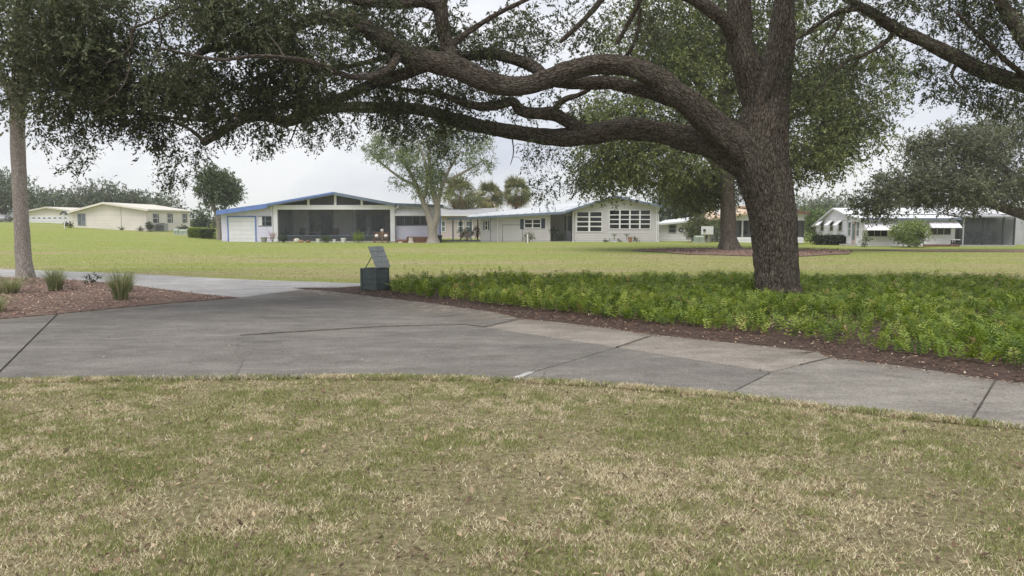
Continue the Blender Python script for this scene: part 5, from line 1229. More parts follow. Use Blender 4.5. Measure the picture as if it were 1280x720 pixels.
# porch frame
for pxp, wd in ((345.0, 2.6), (491.0, 2.8)):
    q = MB(); q.fbox(fr, X(pxp - wd), X(pxp + wd), -0.12, 0.10, zg, Z(262)); part('post', q, 'white_paint', hb)
q = MB(); q.fbox(fr, X(342.4), X(493.8), -0.12, 0.105, Z(262), Z(256.3)); part('beam', q, 'white_paint', hb)
roofB = [(X(274), Z(263.5)), (X(337), Z(255.0)), (X(420), Z(240.5)), (X(495), Z(254.5))]
def zroof(u):
    xs = [p[0] for p in roofB]; zs = [p[1] for p in roofB]; return float(np.interp(u, xs, zs))
for pxp in (386.5, 420.0, 453.0):
    q = MB(); u = X(pxp); q.fbox(fr, u - 0.09, u + 0.09, -0.08, 0.09, Z(256.3), zroof(u) - 0.13); part('gable_post', q, 'white_paint', hb)
q = MB(); q.prism([(X(346), YB + 0.04, Z(256.2)), (X(491), YB + 0.04, Z(256.2)), (X(491), YB + 0.04, zroof(X(491)) - 0.1), (X(420), YB + 0.04, zroof(X(420)) - 0.14), (X(346), YB + 0.04, zroof(X(346)) - 0.1)], (0, 0.01, 0)); part('gable_screen', q, 'screen', hb)
q = MB(); q.prism([(X(346), YB + 0.9, Z(257)), (X(491), YB + 0.9, Z(257)), (X(420), YB + 0.9, zroof(X(420)) - 0.15)], (0, 0.05, 0)); part('gable_wall', q, 'porch_wall', hb)
mp = [347.6, 394.5, 441, 488.2]
for i in range(3):
    q = MB(); q.fbox(fr, X(mp[i]) + 0.03, X(mp[i + 1]) - 0.03, 0.0, 0.006, zg + 0.62, Z(262)); part('screen_panel', q, 'screen', hb)
    q = MB(); q.fbox(fr, X(mp[i]) + 0.03, X(mp[i + 1]) - 0.03, 0.0, 0.02, zg + 0.16, zg + 0.58); part('kick_panel', q, 'dark_trim', hb)
for p_ in mp[1:3]:
    q = MB(); q.fbox(fr, X(p_) - 0.022, X(p_) + 0.022, -0.03, 0.03, zg + 0.16, Z(262)); part('screen_post', q, 'dark_trim', hb)
q = MB(); q.fbox(fr, X(347.6), X(488.2), -0.03, 0.035, zg + 0.58, zg + 0.62); part('chair_rail', q, 'slate_trim', hb)
# roof with fascia
m = MB(); m.ribbon(roofB[:2], YB - 0.5, YB + 10, 0.16); rfL = part('roof', m, 'metal_roof', hb)
m = MB(); m.ribbon(roofB[1:], YB - 0.5, YB + 10, 0.16); rf = part('roof', m, 'metal_roof', hb)
m = MB(); m.ribbon([(x, z + 0.02) for x, z in roofB[:2]], YB - 0.56, YB - 0.503, 0.36); part('fascia', m, 'blue_trim', rfL)
m = MB(); m.ribbon([(x, z + 0.02) for x, z in roofB[1:]], YB - 0.56, YB - 0.503, 0.24); part('fascia', m, 'slate_trim', rf)
m = MB(); m.ribbon([(x, z + 0.03) for x, z in (roofB[1], ((roofB[1][0] + roofB[2][0]) / 2, (roofB[1][1] + roofB[2][1]) / 2), roofB[2])], YB - 0.60, YB - 0.563, 0.14); part('gutter', m, 'blue_trim', rf)
# right wing
YR = YB + 0.4; fw_ = front(YR)
Xr = lambda px: XW(px, YR); Zr = lambda py: ZW(py, YR)
wall_poly(hb, fw_, [(Xr(494.5), zg), (Xr(551), zg), (Xr(551), Zr(258)), (Xr(494.5), Zr(258))], 'lilac_siding', 0.2)
window(hb, fw_, Xr(496), Xr(535), Zr(281.5), Zr(270.5), 4, 1, 0.04, 'slate_trim', 'glass_dark')
q = MB(); q.prism([(Xr(495), YR - 0.02, Zr(260.5)), (Xr(536), YR - 0.02, Zr(260.5)), (Xr(536), YR - 0.55, Zr(270.0)), (Xr(495), YR - 0.55, Zr(270.0))], (0, -0.02, 0.04)); part('awning', q, 'white_paint', hb)
m = MB(); m.ribbon([(Xr(488), Zr(254.5)), (Xr(555), Zr(256.5))], YR - 0.55, YR + 9, 0.14); r_ = part('roof', m, 'metal_roof', hb)
m = MB(); m.ribbon([(Xr(494), Zr(254.0)), (Xr(555), Zr(256.0))], YR - 0.60, YR - 0.553, 0.24); part('fascia', m, 'slate_trim', r_)
q = MB(); q.tube([(Xr(550.5), YR - 0.1, zg), (Xr(550.5), YR - 0.1, Zr(258.5))], 0.05, 6); part('downspout', q, 'blue_trim', hb)
downspout(hb, fr, X(341.0), zg, Z(257.5)); 
q = MB(); q.tube([(X(499), YB - 0.35, Z(257)), (X(499.0), YB - 0.35, Z(258.4)), (X(493.5), YB - 0.12, Z(262))], 0.05, 6); part('downspout', q, 'white_paint', hb)

# things around the porch
def pot(name, label, px, Y, r, h, mat, cat='pot', group=None):
    x = XW(px, Y); m = MB(); z = tz(x, Y)
    m.lathe((x, Y, z), [(r * 0.62, 0), (r * 0.75, h * 0.3), (r * 0.9, h * 0.85), (r, h * 0.87), (r, h), (r * 0.86, h), (r * 0.8, h * 0.86), (0.01, h * 0.84)], 14)
    return single(name, m, mat, (x, Y, z), label, cat, group, smooth=False)
pot('planter_pot', 'grey concrete planter right of the garage door', 329.5, 59.0, 0.28, 0.42, 'plant_pot')
pot('planter_pot', 'pale flared planter in front of the porch screen', 397.5, 58.5, 0.20, 0.30, 'cushion')
pot('planter_pot', 'small white pot beside the dark porch shrub', 417.5, 58.5, 0.14, 0.26, 'white_paint')
pot('planter_pot', 'round white pot left of the yellow-green shrub', 429.0, 58.5, 0.22, 0.36, 'white_paint')
pot('planter_pot', 'black tub at the blue downspout corner', 549, 59.3, 0.26, 0.58, 'dark_metal')
for i, (px_, rx, rz, mt, lab) in enumerate(((370.5, 0.24, 0.20, 'pale_stone', 'large pale boulder at the porch front'), (376.5, 0.16, 0.12, 'terracotta', 'reddish stone beside the pale boulder'), (384.5, 0.20, 0.11, 'rust_wood', 'flat brown stone in the porch flower bed'), (500, 0.22, 0.05, 'pale_stone', 'flat pale stone at the foot of the white porch post'))):
    x = XW(px_, 58.6); m = MB(); z = tz(x, 58.6); m.rock((x, 58.6, z + rz * 0.7), (rx, rx * 0.8, rz), i); single('garden_stone', m, mt, (x, 58.6, z), lab, 'stone')
# outdoor bench with white cushions
xb = X(476, 58.4); bb = thing('garden_bench', 'brown wooden bench with two white cushions before the porch', 'bench', (xb, 58.4, tz(xb, 58.4)))
z = tz(xb, 58.4)
m = MB()
for k in range(3): m.box(xb - 0.56, xb + 0.56, 58.24 + k * 0.13, 58.35 + k * 0.13, z + 0.36, z + 0.40)
part('seat', m, 'brown_wood', bb)
for k in range(3):
    m = MB(); m.box(xb - 0.56, xb + 0.56, 58.62, 58.65, z + 0.46 + k * 0.13, z + 0.56 + k * 0.13); part('back_slat', m, 'brown_wood', bb)
for sx in (-0.52, 0.52):
    for sy in (58.27, 58.60):
        m = MB(); m.box(xb + sx - 0.035, xb + sx + 0.035, sy - 0.03, sy + 0.03, z, z + (0.36 if sy < 58.5 else 0.86)); part('leg', m, 'brown_wood', bb)
m = MB(); m.box(xb - 0.5, xb + 0.5, 58.25, 58.29, z + 0.12, z + 0.2); part('stretcher', m, 'brown_wood', bb)
for sx, lab in ((-0.36, 'white cushion at the garage end of the wooden bench'), (0.36, 'white cushion at the wing end of the wooden bench')):
    m = MB(); m.rock((xb + sx, 58.50, z + 0.53), (0.155, 0.09, 0.135), 5); single('cushion', m, 'cushion', (xb + sx, 58.5, z + 0.4), lab, 'cushion', smooth=True)
m = MB(); m.rock((xb + 0.02, 58.9, z + 0.95), (0.13, 0.12, 0.14), 8); m.lathe((xb + 0.02, 58.9, z), [(0.09, 0), (0.05, 0.3), (0.05, 0.7), (0.10, 0.84)], 10)
single('garden_statue', m, 'pale_stone', (xb, 58.9, z), 'small pale round-topped garden ornament behind the bench', 'ornament')
# low timber planter wall on the right wing
xa, xc = X(497, 59.2), X(536, 59.2)
pl = thing('timber_planter', 'long reddish timber planter under the awning window', 'planter', ((xa + xc) / 2, 59.3, -0.05))
for k in range(3):
    m = MB(); m.box(xa + 0.7 + 0.03 * k, xc, 59.0 + 0.03 * k, 59.10 + 0.03 * k, 0.0 + 0.16 * k, 0.15 + 0.16 * k); part('timber', m, 'rust_wood' if k != 1 else 'brown_wood', pl)
m = MB(); m.box(xa + 0.7, xc, 59.2, 59.75, -0.02, 0.42); part('soil', m, 'mulch_base', pl)
for k in range(2):
    m = MB(); m.tube([(xa - 0.05, 59.15 + 0.22 * k, 0.14), (xa + 0.75, 59.1 + 0.22 * k, 0.12)], 0.13, 10); single('log', m, 'rust_wood', (xa + 0.3, 59.15 + 0.22 * k, 0), ['cut log lying at the end of the timber planter', 'second cut log lying behind the first at the planter'][k], 'log')
xu = X(513.5, 58.7); m = MB(); m.lathe((xu, 58.7, tz(xu, 58.7)), [(0.24, 0), (0.23, 0.04), (0.19, 0.1), (0.15, 0.34), (0.16, 0.36), (0.16, 0.40), (0.02, 0.40)], 12)
single('garden_pedestal', m, 'pale_stone', (xu, 58.7, 0), 'short white stone pedestal in front of the timber planter', 'pedestal')
# porch furniture behind the screen
def chair(px, Y, label, mat, rz=0.0, s=1.0, z=0.10, group=None):
    x = XW(px, Y); r = thing('porch_chair', label, 'chair', (x, Y, z), group)
    def P(m_, nm):
        v = [];  cz, sz = math.cos(rz), math.sin(rz)
        for p in m_.v: v.append((x + (p[0] * cz - p[1] * sz) * s, Y + (p[0] * sz + p[1] * cz) * s, z + p[2] * s))
        m_.v = v; return part(nm, m_, mat, r)
    m = MB(); m.box(-0.26, 0.26, -0.25, 0.25, 0.42, 0.46); P(m, 'seat')
    for k in range(4):
        m = MB(); a = -0.24 + k * 0.13; m.prism([(a, 0.24, 0.46), (a + 0.10, 0.24, 0.46), (a + 0.10, 0.42, 1.02), (a, 0.42, 1.02)], (0, 0.025, 0)); P(m, 'back_slat')
    for sx in (-0.24, 0.24):
        for sy in (-0.22, 0.22):
            m = MB(); m.tube([(sx, sy, 0), (sx, sy * 0.95, 0.43)], 0.022, 6); P(m, 'leg')
        m = MB(); m.box(sx - 0.03, sx + 0.03, -0.26, 0.28, 0.64, 0.67); m.box(sx - 0.02, sx + 0.02, -0.24, -0.20, 0.46, 0.64); P(m, 'armrest')
    return r
chair(356, 61.6, 'dark chair behind the screen next to the porch corner post', 'dark_metal', 0.5)
chair(375, 61.8, 'dark chair behind the screen in front of the narrow window', 'dark_trim', -0.2)
chair(419, 61.5, 'red-brown wooden chair against the pale porch wall', 'rust_wood', 0.1)
chair(436, 61.0, 'pale slatted chair behind the screen near the round pot', 'grey_metal', -0.8)
chair(455, 60.9, 'tall pale slatted chair behind the screen above the yellow-green shrub', 'grey_metal', -1.0, 1.1)
xt = XW(395, 61.3); tb = thing('porch_table', 'small round table with plants behind the porch screen', 'table', (xt, 61.3, 0.1))
m = MB(); m.lathe((xt, 61.3, 0.1), [(0.25, 0), (0.04, 0.05), (0.04, 0.66), (0.01, 0.67)], 10); part('leg', m, 'dark_metal', tb)
m = MB(); m.lathe((xt, 61.3, 0.1), [(0.5, 0.67), (0.5, 0.71), (0.01, 0.71)], 18); part('table_top', m, 'grey_metal', tb)
shrub('potted_fern', 'leafy plant standing on the round porch table', 396, 61.3, 0.9, 0.5, [(0.14, 0.17, 0.10), (0.28, 0.29, 0.24), (0.08, 0.10, 0.06)], 10, 0.09, 0.2, z=0.81, cat='plant')

# ---------------------------------------------------------- pink house behind
YP = 76.0
hp = thing('pink_house', 'pale pink house seen between the porch house and carport', 'house', (XW(580, YP), YP, 0))
fp = front(YP); zp = 0.0
wall_poly(hp, fp, [(XW(548, YP), zp), (XW(612, YP), zp), (XW(612, YP), ZW(268, YP)), (XW(548, YP), ZW(268, YP))], 'pink_siding', 0.25)
for a, b in ((552.5, 556), (573, 578.5), (583, 590)):
    window(hp, fp, XW(a, YP), XW(b, YP), ZW(289, YP), ZW(277, YP), 1, 2, 0.09, 'white_paint', 'glass_pale')
m = MB(); y0 = YP - 0.6; m.prism([(XW(546, YP), y0, ZW(269, YP)), (XW(620, YP), y0, ZW(269, YP)), (XW(620, YP), YP + 4, ZW(261, YP)), (XW(550, YP), YP + 4, ZW(261, YP))], (0, 0, 0.15)); part('roof', m, 'grey_shingle', hp)
m = MB(); m.box(XW(546, YP), XW(620, YP), y0 - 0.05, y0 - 0.004, ZW(269, YP) - 0.08, ZW(269, YP) + 0.12); part('fascia', m, 'white_paint', hp)

# ---------------------------------------------------------- long grey house with the front gable
YC = 62.0
Xc = lambda px, Y=YC: XW(px, Y)
Zc = lambda py, Y=YC: ZW(py, Y)
hc = thing('grey_house', 'long grey sided house with a front gable, white sunroom windows and metal roof', 'house', (Xc(720), YC, 0)); zg = -0.08
fc = front(YC)
# shed end, main wing
wall_poly(hc, fc, [(Xc(600.5), zg), (Xc(688), zg), (Xc(688), Zc(266.3)), (Xc(600.5), Zc(271.5))], 'grey_siding', 0.22)
m = MB(); m.box(Xc(688) - 0.1, Xc(688), YC + 0.15, YC + 5, zg, Zc(266.5)); part('wall', m, 'grey_siding', hc)
m = MB(); m.box(Xc(613.0) - 0.02, Xc(613.0) + 0.03, YC - 0.045, YC - 0.024, zg, Zc(271.5)); part('corner_strip', m, 'slate_trim', hc)
window(hc, fc, Xc(606.6), Xc(609.2), Zc(287), Zc(276.5), 1, 2, 0.05)
shutter(hc, fc, Xc(604.3), Xc(606.0), Zc(287.5), Zc(276)); shutter(hc, fc, Xc(609.8), Xc(611.5), Zc(287.5), Zc(276))
window(hc, fc, Xc(656.2), Xc(675.2), Zc(284.3), Zc(274.6), 2, 2, 0.07)
shutter(hc, fc, Xc(650.2), Xc(654.6), Zc(286.5), Zc(274)); shutter(hc, fc, Xc(676.6), Xc(681.2), Zc(285.5), Zc(273))
# recessed entry
ye = YC + 2.6; fe = front(ye)
wall_poly(hc, fe, [(Xc(682, ye), zg), (Xc(722, ye), zg), (Xc(722, ye), Zc(263, ye)), (Xc(682, ye), Zc(263, ye))], 'grey_siding', 0.22)
dm = MB(); a, b = Xc(709, ye), Xc(715, ye); dm.fbox(fe, a - 0.06, b + 0.06, 0.0, 0.06, zg, Zc(267, ye)); dr = part('door', dm, 'white_door', hc)
q = MB(); q.fbox(fe, a + 0.05, b - 0.05, 0.062, 0.068, Zc(289, ye), Zc(270, ye)); part('door_glass', q, 'glass_pale', dr)
window(hc, fe, Xc(705.4, ye), Xc(707.8, ye), Zc(289, ye), Zc(269, ye), 1, 1, 0.04)
pf = MB(); pf.box(Xc(688), Xc(718), YC - 0.2, ye, zg - 0.05, zg + 0.12); part('porch_floor', pf, 'concrete_pad', hc)
# sunroom gable
YG = YC - 0.9; fg = front(YG); Xg = lambda px: XW(px, YG); Zg = lambda py: ZW(py, YG)
wall_poly(hc, fg, [(Xg(718), zg), (Xg(821), zg), (Xg(821), Zg(258.2)), (Xg(767), Zg(246.6)), (Xg(718), Zg(261.5))], 'grey_siding', 0.2)
m = MB(); m.box(Xg(718), Xg(718) + 0.12, YG + 0.15, ye, zg, Zg(262)); part('wall', m, 'grey_siding', hc)
m = MB(); m.box(Xg(821) - 0.12, Xg(821), YG + 0.15, YG + 11, zg, Zg(258.5)); part('wall', m, 'grey_siding', hc)
window(hc, fg, Xg(721.3), Xg(751.7), Zg(289.0), Zg(265.2), 2, 4, 0.06, mull=0.075)
window(hc, fg, Xg(762.0), Xg(812.2), Zg(285.6), Zg(263.0), 4, 4, 0.06, mull=0.065)
m = MB(); m.box(Xg(820), Xg(821) + 0.03, YG - 0.05, YG - 0.024, zg, Zg(258.5)); part('corner_strip', m, 'white_paint', hc)
prof = [(Xg(706), Zg(263.8)), (Xg(767), Zg(244.6)), (Xg(825.5), Zg(257.2))]
m = MB(); m.ribbon(prof, YG - 0.45, YG + 11, 0.13); rc = part('roof', m, 'metal_roof', hc)
m = MB(); m.ribbon([(x, z + 0.015) for x, z in prof], YG - 0.50, YG - 0.453, 0.17); part('fascia', m, 'slate_trim', rc)
y0 = YC - 0.5
rw = slab4(hc, [(XW(581, y0), y0, ZW(272.0, y0)), (XW(711, y0), y0, ZW(264.2, y0)), (XW(757, YC + 6), YC + 6, ZW(247.4, YC + 6)), (XW(588, YC + 6), YC + 6, ZW(268.8, YC + 6))], 0.14, 'metal_roof', seams=14)
m = MB(); A = (XW(563, y0), ZW(272.3, y0)); B = (XW(711, y0), ZW(264.0, y0))
m.ribbon([(XW(581, y0), ZW(271.6, y0)), (B[0], B[1])], y0 - 0.06, y0 - 0.004, 0.2); part('fascia', m, 'slate_trim', rw)
# carport at the shed end
ycp = YC + 1.5
m = MB(); m.ribbon([(XW(561, ycp), ZW(272.5, ycp)), (XW(601, ycp), ZW(271.0, ycp))], ycp - 1.6, ycp + 5, 0.12); cr_ = part('carport_roof', m, 'metal_roof', hc)
m = MB(); m.ribbon([(XW(561, ycp), ZW(272.3, ycp)), (XW(600, ycp), ZW(270.8, ycp))], ycp - 1.66, ycp - 1.604, 0.18); part('fascia', m, 'slate_trim', cr_)
for p_, dy in ((567.5, 0.0), (589.5, 0.0), (577, 4.6), (598, 4.6)):
    m = MB(); m.box(XW(p_, ycp + dy) - 0.05, XW(p_, ycp + dy) + 0.05, ycp - 1.2 + dy, ycp - 1.1 + dy, zg, ZW(272.0, ycp) - 0.12); part('post', m, 'slate_trim', hc)
m = MB(); m.box(XW(561, ycp), XW(600, ycp), ycp - 1.4, ycp + 4.8, -0.04, 0.03); part('carport_slab', m, 'concrete_pad', hc)
downspout(hc, fc, Xc(622.0), zg, Zc(270.5)); downspout(hc, fg, Xg(716.2), zg, Zg(264.5)); downspout(hc, fg, Xg(822.6), zg, Zg(258.6))
# yard things before the grey house
def birdbath(px, Y, label):
    x = XW(px, Y); m = MB(); z = tz(x, Y); m.lathe((x, Y, z), [(0.16, 0), (0.14, 0.05), (0.06, 0.1), (0.05, 0.5), (0.08, 0.56), (0.24, 0.62), (0.26, 0.66), (0.22, 0.65), (0.02, 0.61)], 12)
    single('bird_bath', m, 'grey_metal', (x, Y, z), label, 'bird bath', 'bird baths below the sunroom windows')
birdbath(768, 60.2, 'stone bird bath standing apart from the terracotta pot'); birdbath(783.5, 60.2, 'stone bird bath next to the terracotta pot')
pot('planter_pot', 'terracotta pot between the bird baths and downspout', 788, 60.2, 0.2, 0.42, 'terracotta')
shrub('leafy_shrub', 'wispy plant growing past the terracotta pot', 796, 60.3, 0.7, 0.5, MG, 6, 0.07, 0.15)
shrub('leafy_shrub', 'low weed between the two bird baths', 775, 60.3, 0.55, 0.3, MG, 5, 0.06, 0.12)
pot('planter_pot', 'black pot on the recessed entry floor', 693, 62.0, 0.26, 0.62, 'dark_metal'); shrub('potted_plant', 'dark plant in the black entry pot', 693, 62.0, 0.8, 0.7, DK, 10, 0.10, 0.2, z=0.5, cat='plant')
shrub('potted_plant', 'leafy plant by the entry door of the grey house', 703, 62.6, 0.7, 0.8, MG, 8, 0.10, 0.2, z=0.04, cat='plant')
x = XW(659.5, 57.5); m = MB(); m.lathe((x, 57.5, tz(x, 57.5)), [(0.06, 0), (0.06, 0.62), (0.045, 0.68), (0.01, 0.69)], 10); single('marker_post', m, 'white_paint', (x, 57.5, 0), 'short white post standing in the lawn', 'post')
x0, x1 = XW(628, 60.8), XW(653, 60.8); sf = thing('swing_frame', 'thin dark metal frame standing before the grey siding', 'frame', ((x0 + x1) / 2, 60.8, -0.05))
for xx in (x0, x1):
    for dy in (-0.25, 0.25):
        m = MB(); m.tube([(xx, 60.8 + dy, -0.05), (xx + 0.03, 60.8, 1.4)], 0.02, 6); part('leg', m, 'dark_metal', sf)
m = MB(); m.tube([(x0 + 0.03, 60.8, 1.4), (x1 + 0.03, 60.8, 1.4)], 0.022, 6); part('top_bar', m, 'dark_metal', sf)

# ---------------------------------------------------------- white house with the tan roof
YD = 64.0
Xd = lambda px, Y=YD: XW(px, Y)
Zd = lambda py, Y=YD: ZW(py, Y)
hd = thing('tan_roof_house', 'white house with tan shingle roof behind the two oak trunks', 'house', (Xd(915), YD, 0)); zg = -0.1
fd = front(YD)
wall_poly(hd, fd, [(Xd(822), zg), (Xd(922), zg), (Xd(922), Zd(274)), (Xd(868), Zd(274.5)), (Xd(822), Zd(279.5))], 'white_siding', 0.24)
window(hd, fd, Xd(836.5), Xd(844.5), Zd(290.5), Zd(281.5), 1, 2, 0.07, 'grey_metal', 'glass_pale')
g = MB(); c = (Xd(851.3), Zd(287.2)); pts = [(c[0] + 0.16 * math.cos(k * 0.5236), YD - 0.07, c[1] + 0.16 * math.sin(k * 0.5236)) for k in range(13)]
g.tube(pts, 0.05, 6, False); single('wreath', g, 'dark_trim', (c[0], YD - 0.07, c[1]), 'dark round wreath on the white tan-roofed house wall', 'wreath')
slab4(hd, [(Xd(818), YD - 0.5, Zd(280.0)), (Xd(872), YD - 0.5, Zd(274.3)), (Xd(880, YD + 5), YD + 5, Zd(269, YD + 5)), (Xd(830, YD + 5), YD + 5, Zd(275.5, YD + 5))], 0.14, 'white_roof')
YE = YD - 1.6; fe2 = front(YE); Xe = lambda px: XW(px, YE); Ze = lambda py: ZW(py, YE)
yr0 = YE - 0.4
slab4(hd, [(XW(864, yr0), yr0, ZW(277.2, yr0)), (XW(951, yr0), yr0, ZW(263.0, yr0)), (XW(952, YD + 5), YD + 5, ZW(254.0, YD + 5)), (XW(886, YD + 6), YD + 6, ZW(264.5, YD + 6))], 0.16, 'tan_roof')
m = MB(); m.ribbon([(XW(948, yr0), ZW(255.5, yr0)), (XW(1011, yr0), ZW(265.0, yr0))], yr0, YD + 8, 0.18); rr_ = part('roof', m, 'tan_roof', hd)
m = MB(); m.ribbon([(XW(948, yr0), ZW(255.3, yr0)), (XW(1011, yr0), ZW(264.8, yr0))], yr0 - 0.06, yr0 - 0.004, 0.24); part('fascia', m, 'brown_fascia', rr_)
wall_poly(hd, fe2, [(Xe(905), Ze(275.5)), (Xe(1005), Ze(275.5)), (Xe(1005), Ze(265.5)), (Xe(950), Ze(258)), (Xe(930), Ze(268))], 'white_siding', 0.24)
wall_poly(hd, fe2, [(Xe(905), zg), (Xe(1005), zg), (Xe(1005), Ze(296.5)), (Xe(905), Ze(296.5))], 'white_siding', 0.24)
for i, p_ in enumerate((905, 927, 939, 962, 984, 995, 1003)):
    m = MB(); m.fbox(fe2, Xe(p_), Xe(p_ + 2.0), -0.1, 0.02, Ze(296.5), Ze(275.5)); part('post', m, 'grey_metal' if i % 2 else 'dark_trim', hd)
px_s = (907, 927, 939, 962, 984, 995, 1003)
for i in range(6):
    m = MB(); m.fbox(fe2, Xe(px_s[i] + (0 if i == 0 else 2)), Xe(px_s[i + 1]), -0.06, -0.054, Ze(296.4), Ze(275.6)); part('screen_panel', m, 'screen', hd)
m = MB(); m.box(Xe(905), Xe(1005), YD + 0.9, YD + 1.0, zg, Ze(262)); part('wall', m, 'porch_pale', hd)
for a, b in ((925, 934), (948, 960), (975, 982)):
    window(hd, front(YD + 0.9), XW(a, YD + .9), XW(b, YD + .9), 0.6, 1.75, 1, 2, 0.05, 'grey_metal')
m = MB(); m.box(Xe(905), Xe(1005), YE + 0.15, YD + 0.9, zg, zg + 0.12); part('porch_floor', m, 'concrete_pad', hd)
m = MB(); m.box(Xe(1005) - 0.1, Xe(1005), YE + 0.15, YD + 0.9, zg, Ze(265.7)); part('wall', m, 'white_siding', hd)
# meter box on posts, transformer
xm_ = XW(884, 57); mb_ = thing('meter_box', 'white utility meter box on a post beside the round bush', 'utility box', (xm_, 57, 0))
m = MB(); m.box(xm_ - 0.44, xm_ + 0.44, 56.85, 57.1, 0.66, 1.30); part('cabinet', m, 'white_door', mb_)
m = MB(); m.box(xm_ - 0.40, xm_ + 0.40, 56.83, 56.847, 0.70, 1.26); part('door', m, 'white_paint', mb_)
m = MB(); m.lathe((xm_ - 0.25, 56.82, 1.0), [(0.09, -0.09), (0.10, 0), (0.09, 0.09)], 10); part('meter', m, 'dark_metal', mb_)
for sx in (-0.14, 0.16):
    m = MB(); m.box(xm_ + sx - 0.05, xm_ + sx + 0.05, 57.11, 57.2, 0, 1.2); part('post', m, 'pale_stone', mb_)
def transformer(px0, px1, py1, Y, label, group=None):
    x0, x1 = XW(px0, Y), XW(px1, Y); z = tz((x0 + x1) / 2, Y); h = ZW(py1, Y) - z
    r = thing('utility_cabinet', label, 'utility cabinet', ((x0 + x1) / 2, Y, z), group)
    m = MB(); m.box(x0 - 0.08, x1 + 0.08, Y - 0.35, Y + 0.35, z - 0.03, z + 0.06); part('pad', m, 'concrete_pad', r)
    m = MB(); m.prism([(x0, Y - 0.28, z + 0.06), (x0, Y + 0.28, z + 0.06), (x0, Y + 0.28, z + h), (x0, Y - 0.20, z + h), (x0, Y - 0.28, z + h * 0.8)], (x1 - x0, 0, 0)); part('body', m, 'green_box', r)
    m = MB(); m.box((x0 + x1) / 2 - 0.01, (x0 + x1) / 2 + 0.01, Y - 0.288, Y - 0.281, z + 0.1, z + h * 0.75); part('door_seam', m, 'dark_trim', r)
transformer(868, 880, 294.5, 58.5, 'pale green transformer cabinet below the round bush')
transformer(218.5, 223.5, 286.5, 71, 'narrow pale green utility cabinet by the cream house')
transformer(225, 235, 286.8, 70.5, 'wide pale green utility cabinet beside the clipped hedge')

# ---------------------------------------------------------- white house with awnings and screen porch
zg = -0.3
Y0 = 60.4; xw = XW(1059, Y0)
he = thing('awning_house', 'long white house with slatted awnings and a grey screened porch', 'house', (XW(1130, 58), 58, -0.25))
fl = leftside(xw)
wall_poly(he, fl, [(Y0, zg), (66.6, zg), (66.6, 1.25), (62.8, ZW(261.5, 62.8)), (Y0, ZW(269, Y0))], 'white_siding', 0.24)
for y_ in (61.3, 63.0, 64.9):
    window(he, fl, y_, y_ + 0.55, ZW(288, y_), ZW(277.5, y_), 1, 2, 0.05, 'grey_metal', 'glass_dark')
    q = MB(); q.prism([(xw - 0.05, y_ - 0.1, ZW(276, y_) + 0.05), (xw - 0.55, y_ - 0.1, ZW(282, y_)), (xw - 0.55, y_ + 0.65, ZW(282, y_)), (xw - 0.05, y_ + 0.65, ZW(276, y_) + 0.05)], (0, 0, 0.03)); part('awning', q, 'white_paint', he)
xe = XW(1255, 60.4)
xr0 = xw - 0.25
def yz_slab(parent, ya, za, yb_, zb, x0_, x1_, th, mat, name='roof'):
    m = MB(); m.prism([(x0_, ya, za), (x0_, yb_, zb), (x0_, yb_, zb - th), (x0_, ya, za - th)], (x1_ - x0_, 0, 0)); return part(name, m, mat, parent)
r1_ = yz_slab(he, Y0 - 0.2, ZW(267.8, Y0), 62.8, ZW(259.8, 62.8), xr0, xe, 0.12, 'white_roof')
r2_ = yz_slab(he, 62.805, ZW(259.8, 62.8), 67.0, 1.30, xr0, xe, 0.12, 'white_roof')
xx = xr0 + 1.2
while xx < xe - 0.3:
    s = MB(); za, zb = ZW(267.8, Y0), ZW(259.8, 62.8); s.prism([(xx, Y0 - 0.2, za + 0.003), (xx + 0.05, Y0 - 0.2, za + 0.003), (xx + 0.05, 62.75, zb + 0.003), (xx, 62.75, zb + 0.003)], (0, 0, 0.04)); part('seam', s, 'metal_roof', r1_); xx += 1.25
m = MB(); m.box(xr0, xe, Y0 - 0.28, Y0 - 0.204, ZW(270, Y0), ZW(267.6, Y0)); part('fascia', m, 'dark_trim', r1_)
# front addition
YF = 58.0; ff = front(YF); Xf = lambda px: XW(px, YF); Zf = lambda py: ZW(py, YF)
xa = Xf(1077)
wall_poly(he, ff, [(xa, zg), (Xf(1194), zg), (Xf(1194), Zf(274.5)), (xa, Zf(274.5))], 'white_siding', 0.24)
fl2 = leftside(xa)
wall_poly(he, fl2, [(YF + 0.15, zg), (Y0 - 0.05, zg), (Y0 - 0.05, Zf(271)), (YF + 0.15, Zf(274))], 'white_siding', 0.24)
dm = MB(); dm.fbox(fl2, YF + 0.9, YF + 1.55, 0.0, 0.06, zg + 0.05, Zf(277)); dr = part('door', dm, 'brick_tan', he)
q = MB(); q.fbox(fl2, YF + 1.0, YF + 1.45, 0.062, 0.068, Zf(300), Zf(280)); part('door_glass', q, 'glass_pale', dr)
window(he, fl2, YF + 1.75, YF + 2.25, Zf(295), Zf(278), 1, 2, 0.05, 'white_paint', 'glass_pale')
window(he, fl2, YF + 0.3, YF + 0.75, Zf(295), Zf(278), 1, 2, 0.05, 'white_paint', 'glass_pale')
window(he, ff, Xf(1085), Xf(1109), Zf(295.0), Zf(284.0), 3, 1, 0.04, 'grey_metal', 'glass_dark')
window(he, ff, Xf(1163), Xf(1188), Zf(293.0), Zf(283.0), 3, 1, 0.04, 'grey_metal', 'glass_dark')
